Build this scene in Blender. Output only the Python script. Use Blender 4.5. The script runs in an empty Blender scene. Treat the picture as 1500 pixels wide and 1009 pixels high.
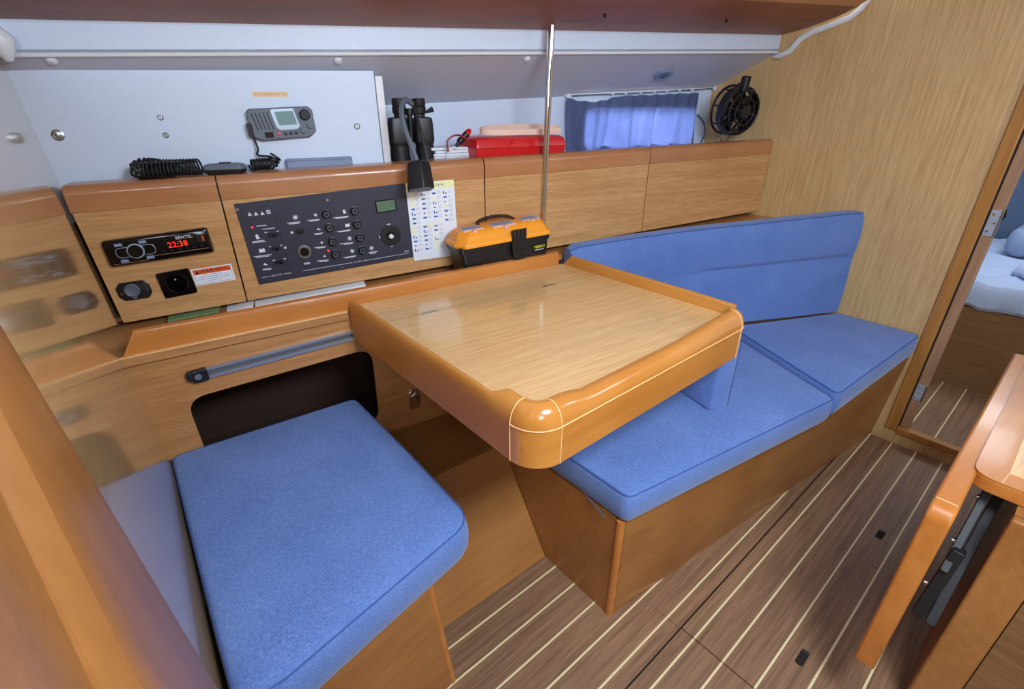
import bpy, bmesh, math, random
from mathutils import Vector, Matrix
random.seed(7)
C = bpy.context.scene.collection
S = bpy.context.scene
V = Vector

# ---------------------------------------------------------------- camera
YAW, PITCH, ROLL, FPX, CAMH = 0.69787, 0.45646, -0.00336, 708.955, 1.45
fw = V((math.cos(PITCH)*math.sin(YAW), math.cos(PITCH)*math.cos(YAW), -math.sin(PITCH)))
rt = fw.cross(V((0, 0, 1))).normalized(); up = rt.cross(fw)
r2 = math.cos(ROLL)*rt + math.sin(ROLL)*up; u2 = -math.sin(ROLL)*rt + math.cos(ROLL)*up
CP = V((0, 0, CAMH))
cd = bpy.data.cameras.new('camera'); cam = bpy.data.objects.new('camera', cd); C.objects.link(cam)
cd.sensor_width = 36; cd.lens = 36*FPX/1500; cd.clip_start = 0.01; cd.sensor_fit = 'HORIZONTAL'
M3 = Matrix((r2, u2, -fw)).transposed()
cam.matrix_world = Matrix.Translation(CP) @ M3.to_4x4()
S.camera = cam

# ---------------------------------------------------------------- world, lights, exposure
S.view_settings.view_transform = 'Standard'; S.view_settings.look = 'None'
S.view_settings.gamma = 1; S.view_settings.use_curve_mapping = False
S.view_settings.exposure = 0.15
w = bpy.data.worlds.new('daylight'); S.world = w; w.use_nodes = True
bg = w.node_tree.nodes['Background']; bg.inputs[0].default_value = (0.80, 0.88, 1.0, 1); bg.inputs[1].default_value = 0.55

def area(name, loc, target, sx, sy, power, col):
    l = bpy.data.lights.new(name, 'AREA'); l.shape = 'RECTANGLE'; l.size = sx; l.size_y = sy
    l.energy = power; l.color = col
    o = bpy.data.objects.new(name, l); C.objects.link(o); o.location = loc
    o.rotation_euler = (V(target)-V(loc)).to_track_quat('-Z', 'Y').to_euler()
    return o
area('hatch_light', (0.55, -0.30, 1.93), (0.6, 0.4, 0.4), 0.5, 0.5, 46, (0.77, 0.88, 1.0))
area('companionway_light', (-0.45, -1.05, 1.90), (0.8, 1.0, 0.7), 0.7, 0.7, 26, (0.80, 0.90, 1.0))
area('forward_hatch_light', (2.1, -0.5, 1.93), (2.0, 0.5, 0.6), 0.35, 0.35, 4, (0.90, 0.95, 1.0))
area('cabin_hatch_light', (3.9, 0.1, 1.9), (3.9, 0.1, 0.4), 0.5, 0.5, 9, (0.85, 0.92, 1.0))
area('porthole_daylight', (2.55, 2.15, 1.60), (2.2, 1.5, 1.36), 0.8, 0.5, 75, (0.85, 0.92, 1.0))

# ---------------------------------------------------------------- pixel helpers (rays of the 1500x1009 photograph)
def ray(x, y): return (fw*FPX + r2*(x-750) - u2*(y-504.5)).normalized()
def onz(x, y, z):
    d = ray(x, y); return CP + d*((z-CAMH)/d.z)
def onpl(x, y, p, n):
    d = ray(x, y); return CP + d*((V(p)-CP).dot(V(n))/d.dot(V(n)))
def onx(x, y, X): return onpl(x, y, (X, 0, 0), (1, 0, 0))

XB = 2.61                      # forward bulkhead
KL = 0.268                     # plan slope of the hull side
def yl(x, off=0.0): return 1.13+off+KL*(2.6-x)
NL = V((KL, 1, 0)).normalized(); UL = V((1, -KL, 0)).normalized()
def LP(x, n, z):               # point on locker face: n = distance into the room
    return V((x, yl(x), z)) - NL*n
def lpx(x, y, n=0.0):
    return onpl(x, y, LP(0, n, 0), NL)
def ztop(x): return 1.26+0.0175*x
def zbot(x): return 0.852+0.0435*x
KW = 0.135
def yw(x): return 1.505-KW*x   # seat-side wall under the shelf
NW = V((KW, 1, 0)).normalized(); UW = V((1, -KW, 0)).normalized()
def wpx(x, y, n=0.0): return onpl(x, y, V((0, yw(0), 0))-NW*n, NW)
def xwall(y, z=0.53): return -0.043+0.045*(y-1.5)-0.055*(z-0.53)
AN = V((1, -0.045, 0.055)).normalized()
def apx(x, y): return onpl(x, y, (xwall(0, 0), 0, 0), AN)

# ---------------------------------------------------------------- materials
def lin(c):
    return tuple(((v/255)/12.92 if v/255 <= 0.04045 else ((v/255+0.055)/1.055)**2.4) for v in c)+(1,)
def newmat(name):
    m = bpy.data.materials.new(name); m.use_nodes = True
    return m, m.node_tree.nodes, m.node_tree.links, m.node_tree.nodes['Principled BSDF']
def plain(name, c, rough=0.5, metal=0, bump=0, bscale=200, spec=0.5, coat=0):
    m, N, L, b = newmat(name)
    b.inputs['Roughness'].default_value = rough; b.inputs['Metallic'].default_value = metal
    b.inputs['Specular IOR Level'].default_value = spec
    b.inputs['Coat Weight'].default_value = coat
    tc = N.new('ShaderNodeTexCoord'); nz = N.new('ShaderNodeTexNoise')
    nz.inputs['Scale'].default_value = bscale; nz.inputs['Detail'].default_value = 3
    L.new(tc.outputs['Object'], nz.inputs['Vector'])
    mx = N.new('ShaderNodeMix'); mx.data_type = 'RGBA'
    c0 = lin(c); mx.inputs['A'].default_value = tuple(v*0.93 for v in c0[:3])+(1,)
    mx.inputs['B'].default_value = tuple(min(1, v*1.06) for v in c0[:3])+(1,)
    L.new(nz.outputs['Fac'], mx.inputs['Factor']); L.new(mx.outputs['Result'], b.inputs['Base Color'])
    if bump:
        bp = N.new('ShaderNodeBump'); bp.inputs['Strength'].default_value = bump; bp.inputs['Distance'].default_value = 0.001
        L.new(nz.outputs['Fac'], bp.inputs['Height']); L.new(bp.outputs['Normal'], b.inputs['Normal'])
    return m
def wood(name, light, dark, axis='X', rough=0.3, coat=0.0, fine=130, streak=1.0, rot=0.0, soft=False, gl=0.05):
    m, N, L, b = newmat(name)
    tc = N.new('ShaderNodeTexCoord'); mr = N.new('ShaderNodeMapping'); mp = N.new('ShaderNodeMapping')
    mr.inputs['Rotation'].default_value = (0, 0, rot)
    sc = {'X': (gl, 1, 1), 'Y': (1, gl, 1), 'Z': (1, 1, gl)}[axis]
    mp.inputs['Scale'].default_value = sc
    L.new(tc.outputs['Object'], mr.inputs['Vector']); L.new(mr.outputs[0], mp.inputs['Vector'])
    n1 = N.new('ShaderNodeTexNoise'); n1.inputs['Scale'].default_value = fine; n1.inputs['Detail'].default_value = 4; n1.inputs['Roughness'].default_value = 0.6
    n2 = N.new('ShaderNodeTexNoise'); n2.inputs['Scale'].default_value = fine*0.25; n2.inputs['Detail'].default_value = 3
    n3 = N.new('ShaderNodeTexNoise'); n3.inputs['Scale'].default_value = 3 if soft else 2; n3.inputs['Detail'].default_value = 2
    L.new(mp.outputs[0], n1.inputs['Vector']); L.new(mp.outputs[0], n2.inputs['Vector'])
    L.new(tc.outputs['Object'], n3.inputs['Vector'])
    a = N.new('ShaderNodeMath'); a.operation = 'MULTIPLY_ADD'; a.inputs[1].default_value = 0.45 if not soft else 0.15
    L.new(n1.outputs['Fac'], a.inputs[0])
    a2 = N.new('ShaderNodeMath'); a2.operation = 'MULTIPLY_ADD'; a2.inputs[1].default_value = 0.35
    L.new(n2.outputs['Fac'], a2.inputs[0])
    a3 = N.new('ShaderNodeMath'); a3.operation = 'MULTIPLY'; a3.inputs[1].default_value = 0.2 if not soft else 0.5
    L.new(n3.outputs['Fac'], a3.inputs[0]); L.new(a3.outputs[0], a2.inputs[2]); L.new(a2.outputs[0], a.inputs[2])
    rp = N.new('ShaderNodeValToRGB')
    w_ = 0.13/streak
    rp.color_ramp.elements[0].position = 0.5-w_; rp.color_ramp.elements[1].position = 0.5+w_
    rp.color_ramp.elements[0].color = lin(dark); rp.color_ramp.elements[1].color = lin(light)
    L.new(a.outputs[0], rp.inputs[0]); L.new(rp.outputs[0], b.inputs['Base Color'])
    b.inputs['Roughness'].default_value = rough; b.inputs['Coat Weight'].default_value = coat; b.inputs['Coat Roughness'].default_value = 0.08
    bp = N.new('ShaderNodeBump'); bp.inputs['Strength'].default_value = 0.12; bp.inputs['Distance'].default_value = 0.0005
    L.new(n1.outputs['Fac'], bp.inputs['Height']); L.new(bp.outputs['Normal'], b.inputs['Normal'])
    return m
def fabric(name, c1, c2, trans=0.0):
    m, N, L, b = newmat(name)
    tc = N.new('ShaderNodeTexCoord')
    outs = []
    for s in ((260, 1700, 1700), (1700, 260, 1700)):
        mp = N.new('ShaderNodeMapping'); mp.inputs['Scale'].default_value = tuple(v/1000 for v in s)
        nz = N.new('ShaderNodeTexNoise'); nz.inputs['Scale'].default_value = 420; nz.inputs['Detail'].default_value = 3
        L.new(tc.outputs['Object'], mp.inputs['Vector']); L.new(mp.outputs[0], nz.inputs['Vector']); outs.append(nz.outputs['Fac'])
    n3 = N.new('ShaderNodeTexNoise'); n3.inputs['Scale'].default_value = 7; n3.inputs['Detail'].default_value = 3
    L.new(tc.outputs['Object'], n3.inputs['Vector'])
    ad = N.new('ShaderNodeMath'); ad.operation = 'ADD'; L.new(outs[0], ad.inputs[0]); L.new(outs[1], ad.inputs[1])
    a2 = N.new('ShaderNodeMath'); a2.operation = 'MULTIPLY_ADD'; a2.inputs[1].default_value = 0.42; L.new(ad.outputs[0], a2.inputs[0])
    a3 = N.new('ShaderNodeMath'); a3.operation = 'MULTIPLY'; a3.inputs[1].default_value = 0.16; L.new(n3.outputs['Fac'], a3.inputs[0]); L.new(a3.outputs[0], a2.inputs[2])
    rp = N.new('ShaderNodeValToRGB'); rp.color_ramp.elements[0].position = 0.38; rp.color_ramp.elements[1].position = 0.62
    rp.color_ramp.elements[0].color = lin(c1); rp.color_ramp.elements[1].color = lin(c2)
    L.new(a2.outputs[0], rp.inputs[0]); L.new(rp.outputs[0], b.inputs['Base Color'])
    b.inputs['Roughness'].default_value = 0.9; b.inputs['Specular IOR Level'].default_value = 0.2
    b.inputs['Sheen Weight'].default_value = 0.25; b.inputs['Sheen Roughness'].default_value = 0.5
    bp = N.new('ShaderNodeBump'); bp.inputs['Strength'].default_value = 0.35; bp.inputs['Distance'].default_value = 0.0008
    L.new(ad.outputs[0], bp.inputs['Height']); L.new(bp.outputs['Normal'], b.inputs['Normal'])
    if trans:
        tr = N.new('ShaderNodeBsdfTranslucent'); L.new(rp.outputs[0], tr.inputs[0])
        mx = N.new('ShaderNodeMixShader'); mx.inputs[0].default_value = trans
        L.new(b.outputs[0], mx.inputs[1]); L.new(tr.outputs[0], mx.inputs[2]); L.new(mx.outputs[0], N['Material Output'].inputs[0])
    return m
def emit(name, c, s):
    m, N, L, b = newmat(name)
    b.inputs['Base Color'].default_value = lin(c); b.inputs['Emission Color'].default_value = lin(c); b.inputs['Emission Strength'].default_value = s
    return m

Mt = {}
Mt['locker'] = wood('oak_veneer', (214, 166, 112), (180, 128, 76), 'X', 0.38, 0.1, rot=0.262, fine=260)
Mt['wallwood'] = wood('oak_veneer_lower', (196, 142, 88), (166, 112, 62), 'X', 0.38, 0.1, rot=0.134, fine=240)
Mt['tabletop'] = wood('table_veneer', (226, 184, 130), (206, 158, 102), 'X', 0.2, 0.5, rot=0.134, fine=240)
Mt['bulkhead'] = wood('bulkhead_veneer', (222, 188, 134), (192, 152, 98), 'Z', 0.42, 0.0, fine=300, gl=0.04)
Mt['trim'] = wood('varnished_trim', (200, 130, 62), (176, 104, 42), 'X', 0.3, 0.15, fine=60, rot=0.2, soft=True)
Mt['edgewood'] = wood('aft_edge_wood', (164, 108, 56), (142, 88, 42), 'Z', 0.35, 0.1, fine=60, soft=True)
Mt['trimtop'] = wood('locker_rail_wood', (192, 134, 90), (170, 110, 68), 'X', 0.3, 0.25, fine=90, rot=0.262, soft=True)
Mt['rail'] = wood('table_rail_wood', (206, 142, 68), (184, 118, 48), 'Y', 0.42, 0.0, fine=50, soft=True)
Mt['railc'] = wood('table_corner_wood', (206, 142, 68), (184, 118, 48), 'X', 0.18, 0.5, fine=50, soft=True)
Mt['railx'] = wood('table_rail_wood_lengthwise', (200, 134, 64), (178, 112, 46), 'X', 0.18, 0.35, fine=50, soft=True)
Mt['base'] = wood('seat_base_veneer', (168, 114, 60), (144, 92, 44), 'X', 0.38, 0.1, fine=200, soft=True)
Mt['overhead'] = wood('overhead_wood', (160, 100, 70), (134, 80, 52), 'X', 0.5, 0.0, fine=70, rot=0.262, soft=True)
Mt['aftwall'] = wood('aft_bulkhead_varnish', (206, 168, 120), (182, 142, 94), 'Y', 0.17, 1.0, fine=160)
Mt['jamb'] = wood('jamb_wood', (186, 146, 114), (160, 120, 88), 'Z', 0.5, 0, fine=90)
Mt['frame'] = wood('door_frame_wood', (190, 136, 72), (168, 112, 52), 'Z', 0.3, 0.2, fine=120)
Mt['cabwood'] = wood('cabin_panel', (140, 104, 66), (114, 80, 48), 'Y', 0.4, fine=200)
Mt['plank'] = wood('sole_plank', (152, 114, 84), (106, 76, 54), 'X', 0.55, 0.0, fine=260, gl=0.03)
Mt['strip'] = plain('holly_strip', (224, 206, 160), 0.45)
Mt['gap'] = plain('dark_joint', (26, 16, 10), 0.9)
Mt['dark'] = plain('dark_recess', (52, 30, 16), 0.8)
Mt['line'] = plain('pale_inlay', (238, 190, 130), 0.3)
Mt['blue'] = fabric('blue_upholstery', (70, 99, 162), (114, 142, 202))
Mt['bluepipe'] = plain('blue_piping', (62, 90, 150), 0.85)
Mt['curtain'] = fabric('curtain_cloth', (118, 130, 166), (160, 172, 208), 0.65)
Mt['white'] = plain('white_panel', (216, 228, 248), 0.45)
Mt['liner'] = plain('vinyl_liner', (202, 204, 216), 0.6, bump=0.15, bscale=350)
Mt['whiteplastic'] = plain('white_plastic', (232, 234, 238), 0.35)
Mt['black'] = plain('black_plastic', (22, 22, 25), 0.4)
Mt['blackgloss'] = plain('gloss_black', (10, 10, 14), 0.12)
Mt['rubber'] = plain('black_rubber', (20, 20, 22), 0.55)
Mt['panel'] = plain('switch_panel_face', (46, 46, 62), 0.5, bump=0.1, bscale=900)
Mt['print'] = plain('white_print', (226, 228, 236), 0.5)
Mt['greyprint'] = plain('grey_print', (150, 158, 176), 0.5)
Mt['chrome'] = plain('chrome', (225, 225, 228), 0.08, 1)
Mt['steel'] = plain('brushed_steel', (180, 182, 186), 0.3, 1)
Mt['alu'] = plain('aluminium', (196, 200, 206), 0.35, 0.9)
Mt['aludark'] = plain('aluminium_groove', (120, 122, 126), 0.45, 0.7)
Mt['greyplastic'] = plain('grey_plastic', (96, 104, 118), 0.45)
Mt['bluegrey'] = plain('blue_grey_plastic', (130, 146, 176), 0.5)
Mt['silver'] = plain('silver_bezel', (176, 190, 206), 0.3, 0.3)
Mt['lcd'] = plain('lcd_screen', (126, 158, 160), 0.15)
Mt['lcdgreen'] = plain('lcd_green', (96, 122, 98), 0.2)
Mt['red'] = plain('red_plastic', (206, 22, 28), 0.3)
Mt['redpaint'] = plain('red_button', (220, 80, 90), 0.4)
Mt['orange'] = plain('orange_plastic', (246, 156, 40), 0.38)
Mt['orangeprint'] = plain('orange_print', (238, 92, 28), 0.5)
Mt['ledred'] = emit('red_led', (255, 40, 24), 1.2)
Mt['yellow'] = plain('yellow_print', (226, 232, 60), 0.5)
Mt['paleyellow'] = plain('pale_yellow_print', (240, 240, 176), 0.5)
Mt['paper'] = plain('white_paper', (232, 236, 244), 0.6)
Mt['blueink'] = plain('blue_print', (50, 96, 170), 0.5)
Mt['blackink'] = plain('black_print', (24, 22, 22), 0.5)
Mt['greenpaper'] = plain('green_paper', (110, 136, 92), 0.6)
Mt['cream'] = plain('cream_strap', (236, 202, 182), 0.5)
Mt['tape'] = plain('beige_tape', (236, 208, 160), 0.5)
Mt['tapeink'] = plain('faded_red_print', (206, 130, 92), 0.5)
Mt['clearpink'] = plain('clear_compartment_lid', (226, 176, 170), 0.2)
Mt['sheet'] = plain('pale_blue_linen', (176, 192, 222), 0.85, bump=0.4, bscale=60)
Mt['sheet2'] = plain('grey_blue_linen', (140, 160, 190), 0.85, bump=0.4, bscale=60)
Mt['bluebulk'] = plain('dusky_blue_cover', (84, 104, 130), 0.9)
Mt['lens'] = plain('black_lens', (20, 16, 16), 0.25)
Mt['gun'] = plain('dark_bracket_metal', (44, 38, 42), 0.5, 0.2)
Mt['redcable'] = plain('red_cable', (150, 30, 36), 0.4)
gm, N_, L_, b_ = newmat('window_glass'); b_.inputs['Roughness'].default_value = 0.03; b_.inputs['Base Color'].default_value = (0.8, 0.85, 0.9, 1)
tr_ = N_.new('ShaderNodeBsdfTransparent'); mx_ = N_.new('ShaderNodeMixShader'); mx_.inputs[0].default_value = 0.1
L_.new(tr_.outputs[0], mx_.inputs[1]); L_.new(b_.outputs[0], mx_.inputs[2]); L_.new(mx_.outputs[0], N_['Material Output'].inputs[0])
Mt['glass'] = gm

# ---------------------------------------------------------------- mesh helpers (all coordinates are world coordinates)
class Frame:
    def __init__(s, o, u, v, n=None):
        s.o = V(o); s.u = V(u).normalized(); s.n = (V(n) if n is not None else s.u.cross(V(v))).normalized()
        s.v = s.n.cross(s.u).normalized()
        if s.v.dot(V(v)) < 0: s.v = -s.v
    k = 1.0
    def P(s, a, b, c=0.0): return s.o + (s.u*a + s.v*b + s.n*c)*s.k
    def px(s, x, y, c=0.0):
        p = onpl(x, y, s.o + s.n*c, s.n) - s.o
        return p.dot(s.u), p.dot(s.v)
WF = Frame((0, 0, 0), (1, 0, 0), (0, 1, 0))
class MB:
    def __init__(s): s.v = []; s.f = []
    def poly(s, pts):
        i = len(s.v); s.v += [V(p) for p in pts]; s.f.append(tuple(range(i, i+len(pts)))); return s
    def box(s, a, b, F=WF):
        x0, y0, z0 = a; x1, y1, z1 = b; i = len(s.v)
        s.v += [F.P(*p) for p in ((x0, y0, z0), (x1, y0, z0), (x1, y1, z0), (x0, y1, z0), (x0, y0, z1), (x1, y0, z1), (x1, y1, z1), (x0, y1, z1))]
        s.f += [tuple(i+k for k in q) for q in ((0, 3, 2, 1), (4, 5, 6, 7), (0, 1, 5, 4), (1, 2, 6, 5), (2, 3, 7, 6), (3, 0, 4, 7))]
        return s
    def hexa(s, p):            # eight corners: bottom 4, top 4
        i = len(s.v); s.v += [V(q) for q in p]
        s.f += [tuple(i+k for k in q) for q in ((0, 3, 2, 1), (4, 5, 6, 7), (0, 1, 5, 4), (1, 2, 6, 5), (2, 3, 7, 6), (3, 0, 4, 7))]
        return s
    def loft(s, rings, cap=True, closed=True, loop=False):
        i = len(s.v); n = len(rings[0])
        for r in rings: s.v += [V(p) for p in r]
        m = len(rings)
        for k in range(m if loop else m-1):
            for j in range(n if closed else n-1):
                a = i+k*n+j; b = i+k*n+(j+1) % n; c = i+((k+1) % m)*n+(j+1) % n; d = i+((k+1) % m)*n+j
                s.f.append((a, b, c, d))
        if cap and closed and not loop:
            s.f.append(tuple(i+j for j in range(n))[::-1]); s.f.append(tuple(i+(m-1)*n+j for j in range(n)))
        return s
    def prism(s, pts, c0, c1, F=WF):
        return s.loft([[F.P(a, b, c0) for a, b in pts], [F.P(a, b, c1) for a, b in pts]])
    def tube(s, path, r, seg=10, loop=False):
        path = [V(p) for p in path]; rings = []
        prev = None
        n = len(path)
        for k, p in enumerate(path):
            if loop: t = path[(k+1) % n]-path[k-1]
            else: t = path[min(k+1, n-1)]-path[max(k-1, 0)]
            t.normalize()
            if prev is None:
                a = V((0, 0, 1)) if abs(t.z) < 0.9 else V((1, 0, 0)); nrm = t.cross(a).normalized()
            else:
                nrm = (prev - t*prev.dot(t)).normalized()
            prev = nrm; b = t.cross(nrm); rr = r[k] if isinstance(r, (list, tuple)) else r
            rings.append([p+nrm*math.cos(q*2*math.pi/seg)*rr+b*math.sin(q*2*math.pi/seg)*rr for q in range(seg)])
        return s.loft(rings, cap=not loop, loop=loop)
    def lathe(s, prof, F, seg=24):   # prof (r, c) about F.n
        rings = []
        for r, c in prof:
            rings.append([F.P(math.cos(q*2*math.pi/seg)*r, math.sin(q*2*math.pi/seg)*r, c) for q in range(seg)])
        return s.loft(rings)
    def build(s, name, mat, parent=None, bevel=0, flat=False, kind=None, origin=None):
        me = bpy.data.meshes.new(name)
        w0 = WL.get(parent.name) if parent is not None else None
        if w0 is None:
            if origin is not None: w0 = V(origin)
            else:
                xs = [v.x for v in s.v]; ys = [v.y for v in s.v]; zs = [v.z for v in s.v]
                w0 = V(((min(xs)+max(xs))/2, (min(ys)+max(ys))/2, min(zs)))
        me.from_pydata([tuple(v-w0) for v in s.v], [], s.f)
        bm = bmesh.new(); bm.from_mesh(me)
        bmesh.ops.remove_doubles(bm, verts=bm.verts, dist=1e-6)
        bmesh.ops.recalc_face_normals(bm, faces=bm.faces)
        if not flat:
            for f in bm.faces: f.smooth = True
            for e in bm.edges:
                if len(e.link_faces) != 2 or e.calc_face_angle(0) > 0.6: e.smooth = False
        bm.to_mesh(me); bm.free()
        me.materials.append(Mt[mat] if isinstance(mat, str) else mat)
        o = bpy.data.objects.new(name, me); C.objects.link(o)
        if parent is not None: o.parent = parent
        else: o.location = w0
        WL[o.name] = w0
        if bevel:
            bv = o.modifiers.new('bevel', 'BEVEL'); bv.width = bevel; bv.segments = 3; bv.limit_method = 'ANGLE'; bv.angle_limit = 0.6
            bv.harden_normals = False
        if kind: o['kind'] = kind
        return o
WL = {}
def tag(o, label=None, cat=None, group=None, kind=None):
    if label: o['label'] = label
    if cat: o['category'] = cat
    if group: o['group'] = group
    if kind: o['kind'] = kind
    return o
def thing(name, label, cat, loc, group=None):
    o = bpy.data.objects.new(name, None); C.objects.link(o); o.location = loc; o.empty_display_size = 0.05
    WL[o.name] = V(loc); return tag(o, label, cat, group)
def struct(mb, name, mat, **k): return mb.build(name, mat, kind='structure', **k)

def rpoly(pts, rad, seg=6):      # rounded polygon in 2D
    out = []; n = len(pts)
    for i in range(n):
        p = V((*pts[i],)).to_2d(); a = V(pts[i-1]).to_2d(); b = V(pts[(i+1) % n]).to_2d()
        r = rad[i] if isinstance(rad, (list, tuple)) else rad
        if r <= 0: out.append((p.x, p.y)); continue
        da = (a-p); db = (b-p); la = da.length; lb = db.length; da /= la; db /= lb
        ang = math.acos(max(-1, min(1, da.dot(db)))); t = min(r/math.tan(ang/2), la*0.48, lb*0.48)
        q0 = p+da*t; q1 = p+db*t
        for k in range(seg+1):
            s_ = k/seg; c = q0*(1-s_)**2 + p*2*s_*(1-s_) + q1*s_*s_
            out.append((c.x, c.y))
    return out
def resample(pts, step):
    out = []
    n = len(pts)
    for i in range(n):
        a = V(pts[i]).to_2d(); b = V(pts[(i+1) % n]).to_2d(); m = max(1, int((b-a).length/step))
        for k in range(m): c = a.lerp(b, k/m); out.append((c.x, c.y))
    return out
def inset(pts, d):
    out = []; n = len(pts)
    area_ = sum(pts[i][0]*pts[(i+1) % n][1]-pts[(i+1) % n][0]*pts[i][1] for i in range(n))
    sg = 1 if area_ > 0 else -1
    for i in range(n):
        a = V(pts[i-1]).to_2d(); b = V(pts[(i+1) % n]).to_2d(); t = (b-a)
        if t.length < 1e-9: out.append(pts[i]); continue
        t.normalize(); nn = V((-t.y, t.x))*sg
        out.append((pts[i][0]+nn.x*d, pts[i][1]+nn.y*d))
    return out
def rrect(x0, y0, x1, y1, r, seg=5): return rpoly([(x0, y0), (x1, y0), (x1, y1), (x0, y1)], r, seg)

def cushion(name, pts, rad, z0, z1, label, mat='blue', crown=0.012, bulge=0.006, group=None, F=WF, cat='cushion', tilt=None):
    o2 = resample(rpoly(pts, rad, 8), 0.03)
    zt = tilt or (lambda x, y: 0.0)
    cx = sum(p[0] for p in o2)/len(o2); cy = sum(p[1] for p in o2)/len(o2)
    ctr = F.P(cx, cy, z0)
    t = thing(name, label, cat, ctr, group)
    h = z1-z0
    def ring(d, z): return [F.P(a, b, z+zt(a, b)) for a, b in inset(o2, d)]
    rings = [ring(0.012, z0), ring(0.002, z0+0.006), ring(-bulge*0.7, z0+h*0.25), ring(-bulge, z0+h*0.5), ring(-bulge*0.5, z0+h*0.78), ring(0.0, z1-0.008), ring(0.006, z1-0.001)]
    ip = inset(o2, 0.006)
    for k, f in enumerate((0.97, 0.93, 0.86, 0.75, 0.6, 0.42, 0.22, 0.06)):
        e = crown*(1-(f**6))
        rings.append([F.P(cx+(a-cx)*f, cy+(b-cy)*f, z1+e+zt(cx+(a-cx)*f, cy+(b-cy)*f)) for a, b in ip])
    mb = MB().loft(rings)
    mb.build('cover', mat, t)
    p = MB().tube(ring(0.001, z1-0.004), 0.0022, 6, loop=True)
    p.build('piping', 'bluepipe', t)
    return t

FONT = bpy.data.fonts.load('<builtin>') if False else None
def text_mb(body, size, F, c=0.0, align='CENTER', wide=1.0):
    cu = bpy.data.curves.new('t', 'FONT'); cu.body = body; cu.size = size; cu.align_x = align; cu.align_y = 'CENTER'; cu.resolution_u = 2
    ob = bpy.data.objects.new('t', cu); C.objects.link(ob)
    dg = bpy.context.evaluated_depsgraph_get(); me = bpy.data.meshes.new_from_object(ob.evaluated_get(dg))
    mb = MB()
    for p in me.polygons:
        mb.poly([F.P(me.vertices[i].co.x*wide, me.vertices[i].co.y, c) for i in p.vertices])
    bpy.data.objects.remove(ob); bpy.data.meshes.remove(me); bpy.data.curves.remove(cu)
    return mb
def add(a, b):
    i = len(a.v); a.v += b.v; a.f += [tuple(k+i for k in f) for f in b.f]; return a

# ================================================================ SETTING
# ---- floor: planks with pale strips between
fl = MB().box((-0.4, -1.4, -0.06), (XB+0.0, 1.45, -0.008)); floor = struct(fl, 'floor', 'gap')
stripy = [0.90, 0.81, 0.72, 0.63, 0.54, 0.447, 0.355, 0.264, 0.17, 0.073, -0.025, -0.12, -0.215]
def plank(x0, x1, y0, y1):
    MB().box((x0, y0, -0.008), (x1, y1, 0.0)).build('plank', 'plank', floor)
SW = 0.0030
ys = [1.0]+stripy+[-0.31]
for i in range(len(ys)-1):
    yt, yb = ys[i]-SW, ys[i+1]+SW
    if yt > 0.40 > yb:
        spans = [(0.40+0.003, yt), (yb, 0.40-0.003)]
    else: spans = [(yb, yt)]
    for (b_0, t_0) in spans:
        if b_0 >= 0.40: cuts = [-0.35, 1.01, 2.6]; g = 0.0006
        elif b_0 > -0.03: cuts = [-0.35, 1.015, 1.726, 2.6]; g = 0.0006
        else: cuts = [-0.35, 1.2, 2.6]; g = 0.0006
        for k in range(len(cuts)-1):
            gg = 0.0022 if (t_0 <= 0.40 and (cuts[k] == 1.015)) else g
            g2 = 0.0022 if (t_0 <= 0.40 and (cuts[k+1] == 1.015)) else g
            plank(cuts[k]+gg, cuts[k+1]-g2, b_0, t_0)
for y in stripy:
    segs = [(-0.35, 1.0128), (1.0172, 2.6)] if y < 0.40 else [(-0.35, 2.6)]
    for a, b in segs:
        MB().box((a, y-SW, -0.008), (b, y+SW, 0.0004)).build('inlay_strip', 'strip', floor)
for (x, y) in ((1.911, 0.120), (1.206, 0.120)):
    F = Frame((x, y, 0.0), (1, 0, 0), (0, 1, 0))
    MB().prism(rrect(-0.030, -0.011, 0.030, 0.011, 0.010), 0.0002, 0.0009, F).build('finger_hole', 'gap', floor)
    MB().prism(rrect(0.018, -0.010, 0.030, 0.010, 0.006), 0.0009, 0.0014, F).build('latch_tab', 'gun', floor)

# ---- aft bulkhead at the left (glossy varnish) and its rounded inboard edge
e1, e2, e3, e4 = apx(0, 500), apx(310, 1009), apx(0, 690), apx(150, 1009)
def yedge(z): return e1.y+(e2.y-e1.y)*(z-e1.z)/(e2.z-e1.z)
def yout(z): return e3.y+(e4.y-e3.y)*(z-e3.z)/(e4.z-e3.z)
zlo, zhi = -0.05, 1.60
T_ = 0.03
def sl(z): return [V((xwall(yedge(z), z)-T_, yedge(z), z)), V((xwall(yedge(z), z), yedge(z), z)), V((xwall(2.2, z), 2.2, z)), V((xwall(2.2, z)-T_, 2.2, z))]
aftw = struct(MB().loft([sl(zlo), sl(zhi)]), 'wall_aft', 'aftwall')
rings = []
for z in (zlo, 0.4, 0.9, 1.3, zhi):
    ye = yedge(z)-0.001; wd = max(0.1, ye-yout(z)); x_ = xwall(ye, z)
    pr = [(-0.03, 0.0), (0.003, 0.0), (0.009, -0.010), (0.012, -0.03), (0.012, -wd*0.75), (0.006, -wd*0.92), (-0.012, -wd), (-0.03, -wd)]
    rings.append([V((x_+a, ye+b, z)) for a, b in pr])
o = struct(MB().loft(rings), 'trim_1', 'edgewood'); o['label'] = 'rounded varnished edge of the aft bulkhead'
def sl2(z): y1 = yout(z)+0.02; x1 = xwall(y1, z)-0.006; return [V((-0.26, -0.5, z)), V((xwall(-0.5, z)+0.02, -0.5, z)), V((x1, y1, z)), V((x1-0.05, y1, z))]
struct(MB().loft([sl2(zlo), sl2(zhi)]), 'wall_entry', 'base')
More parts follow.
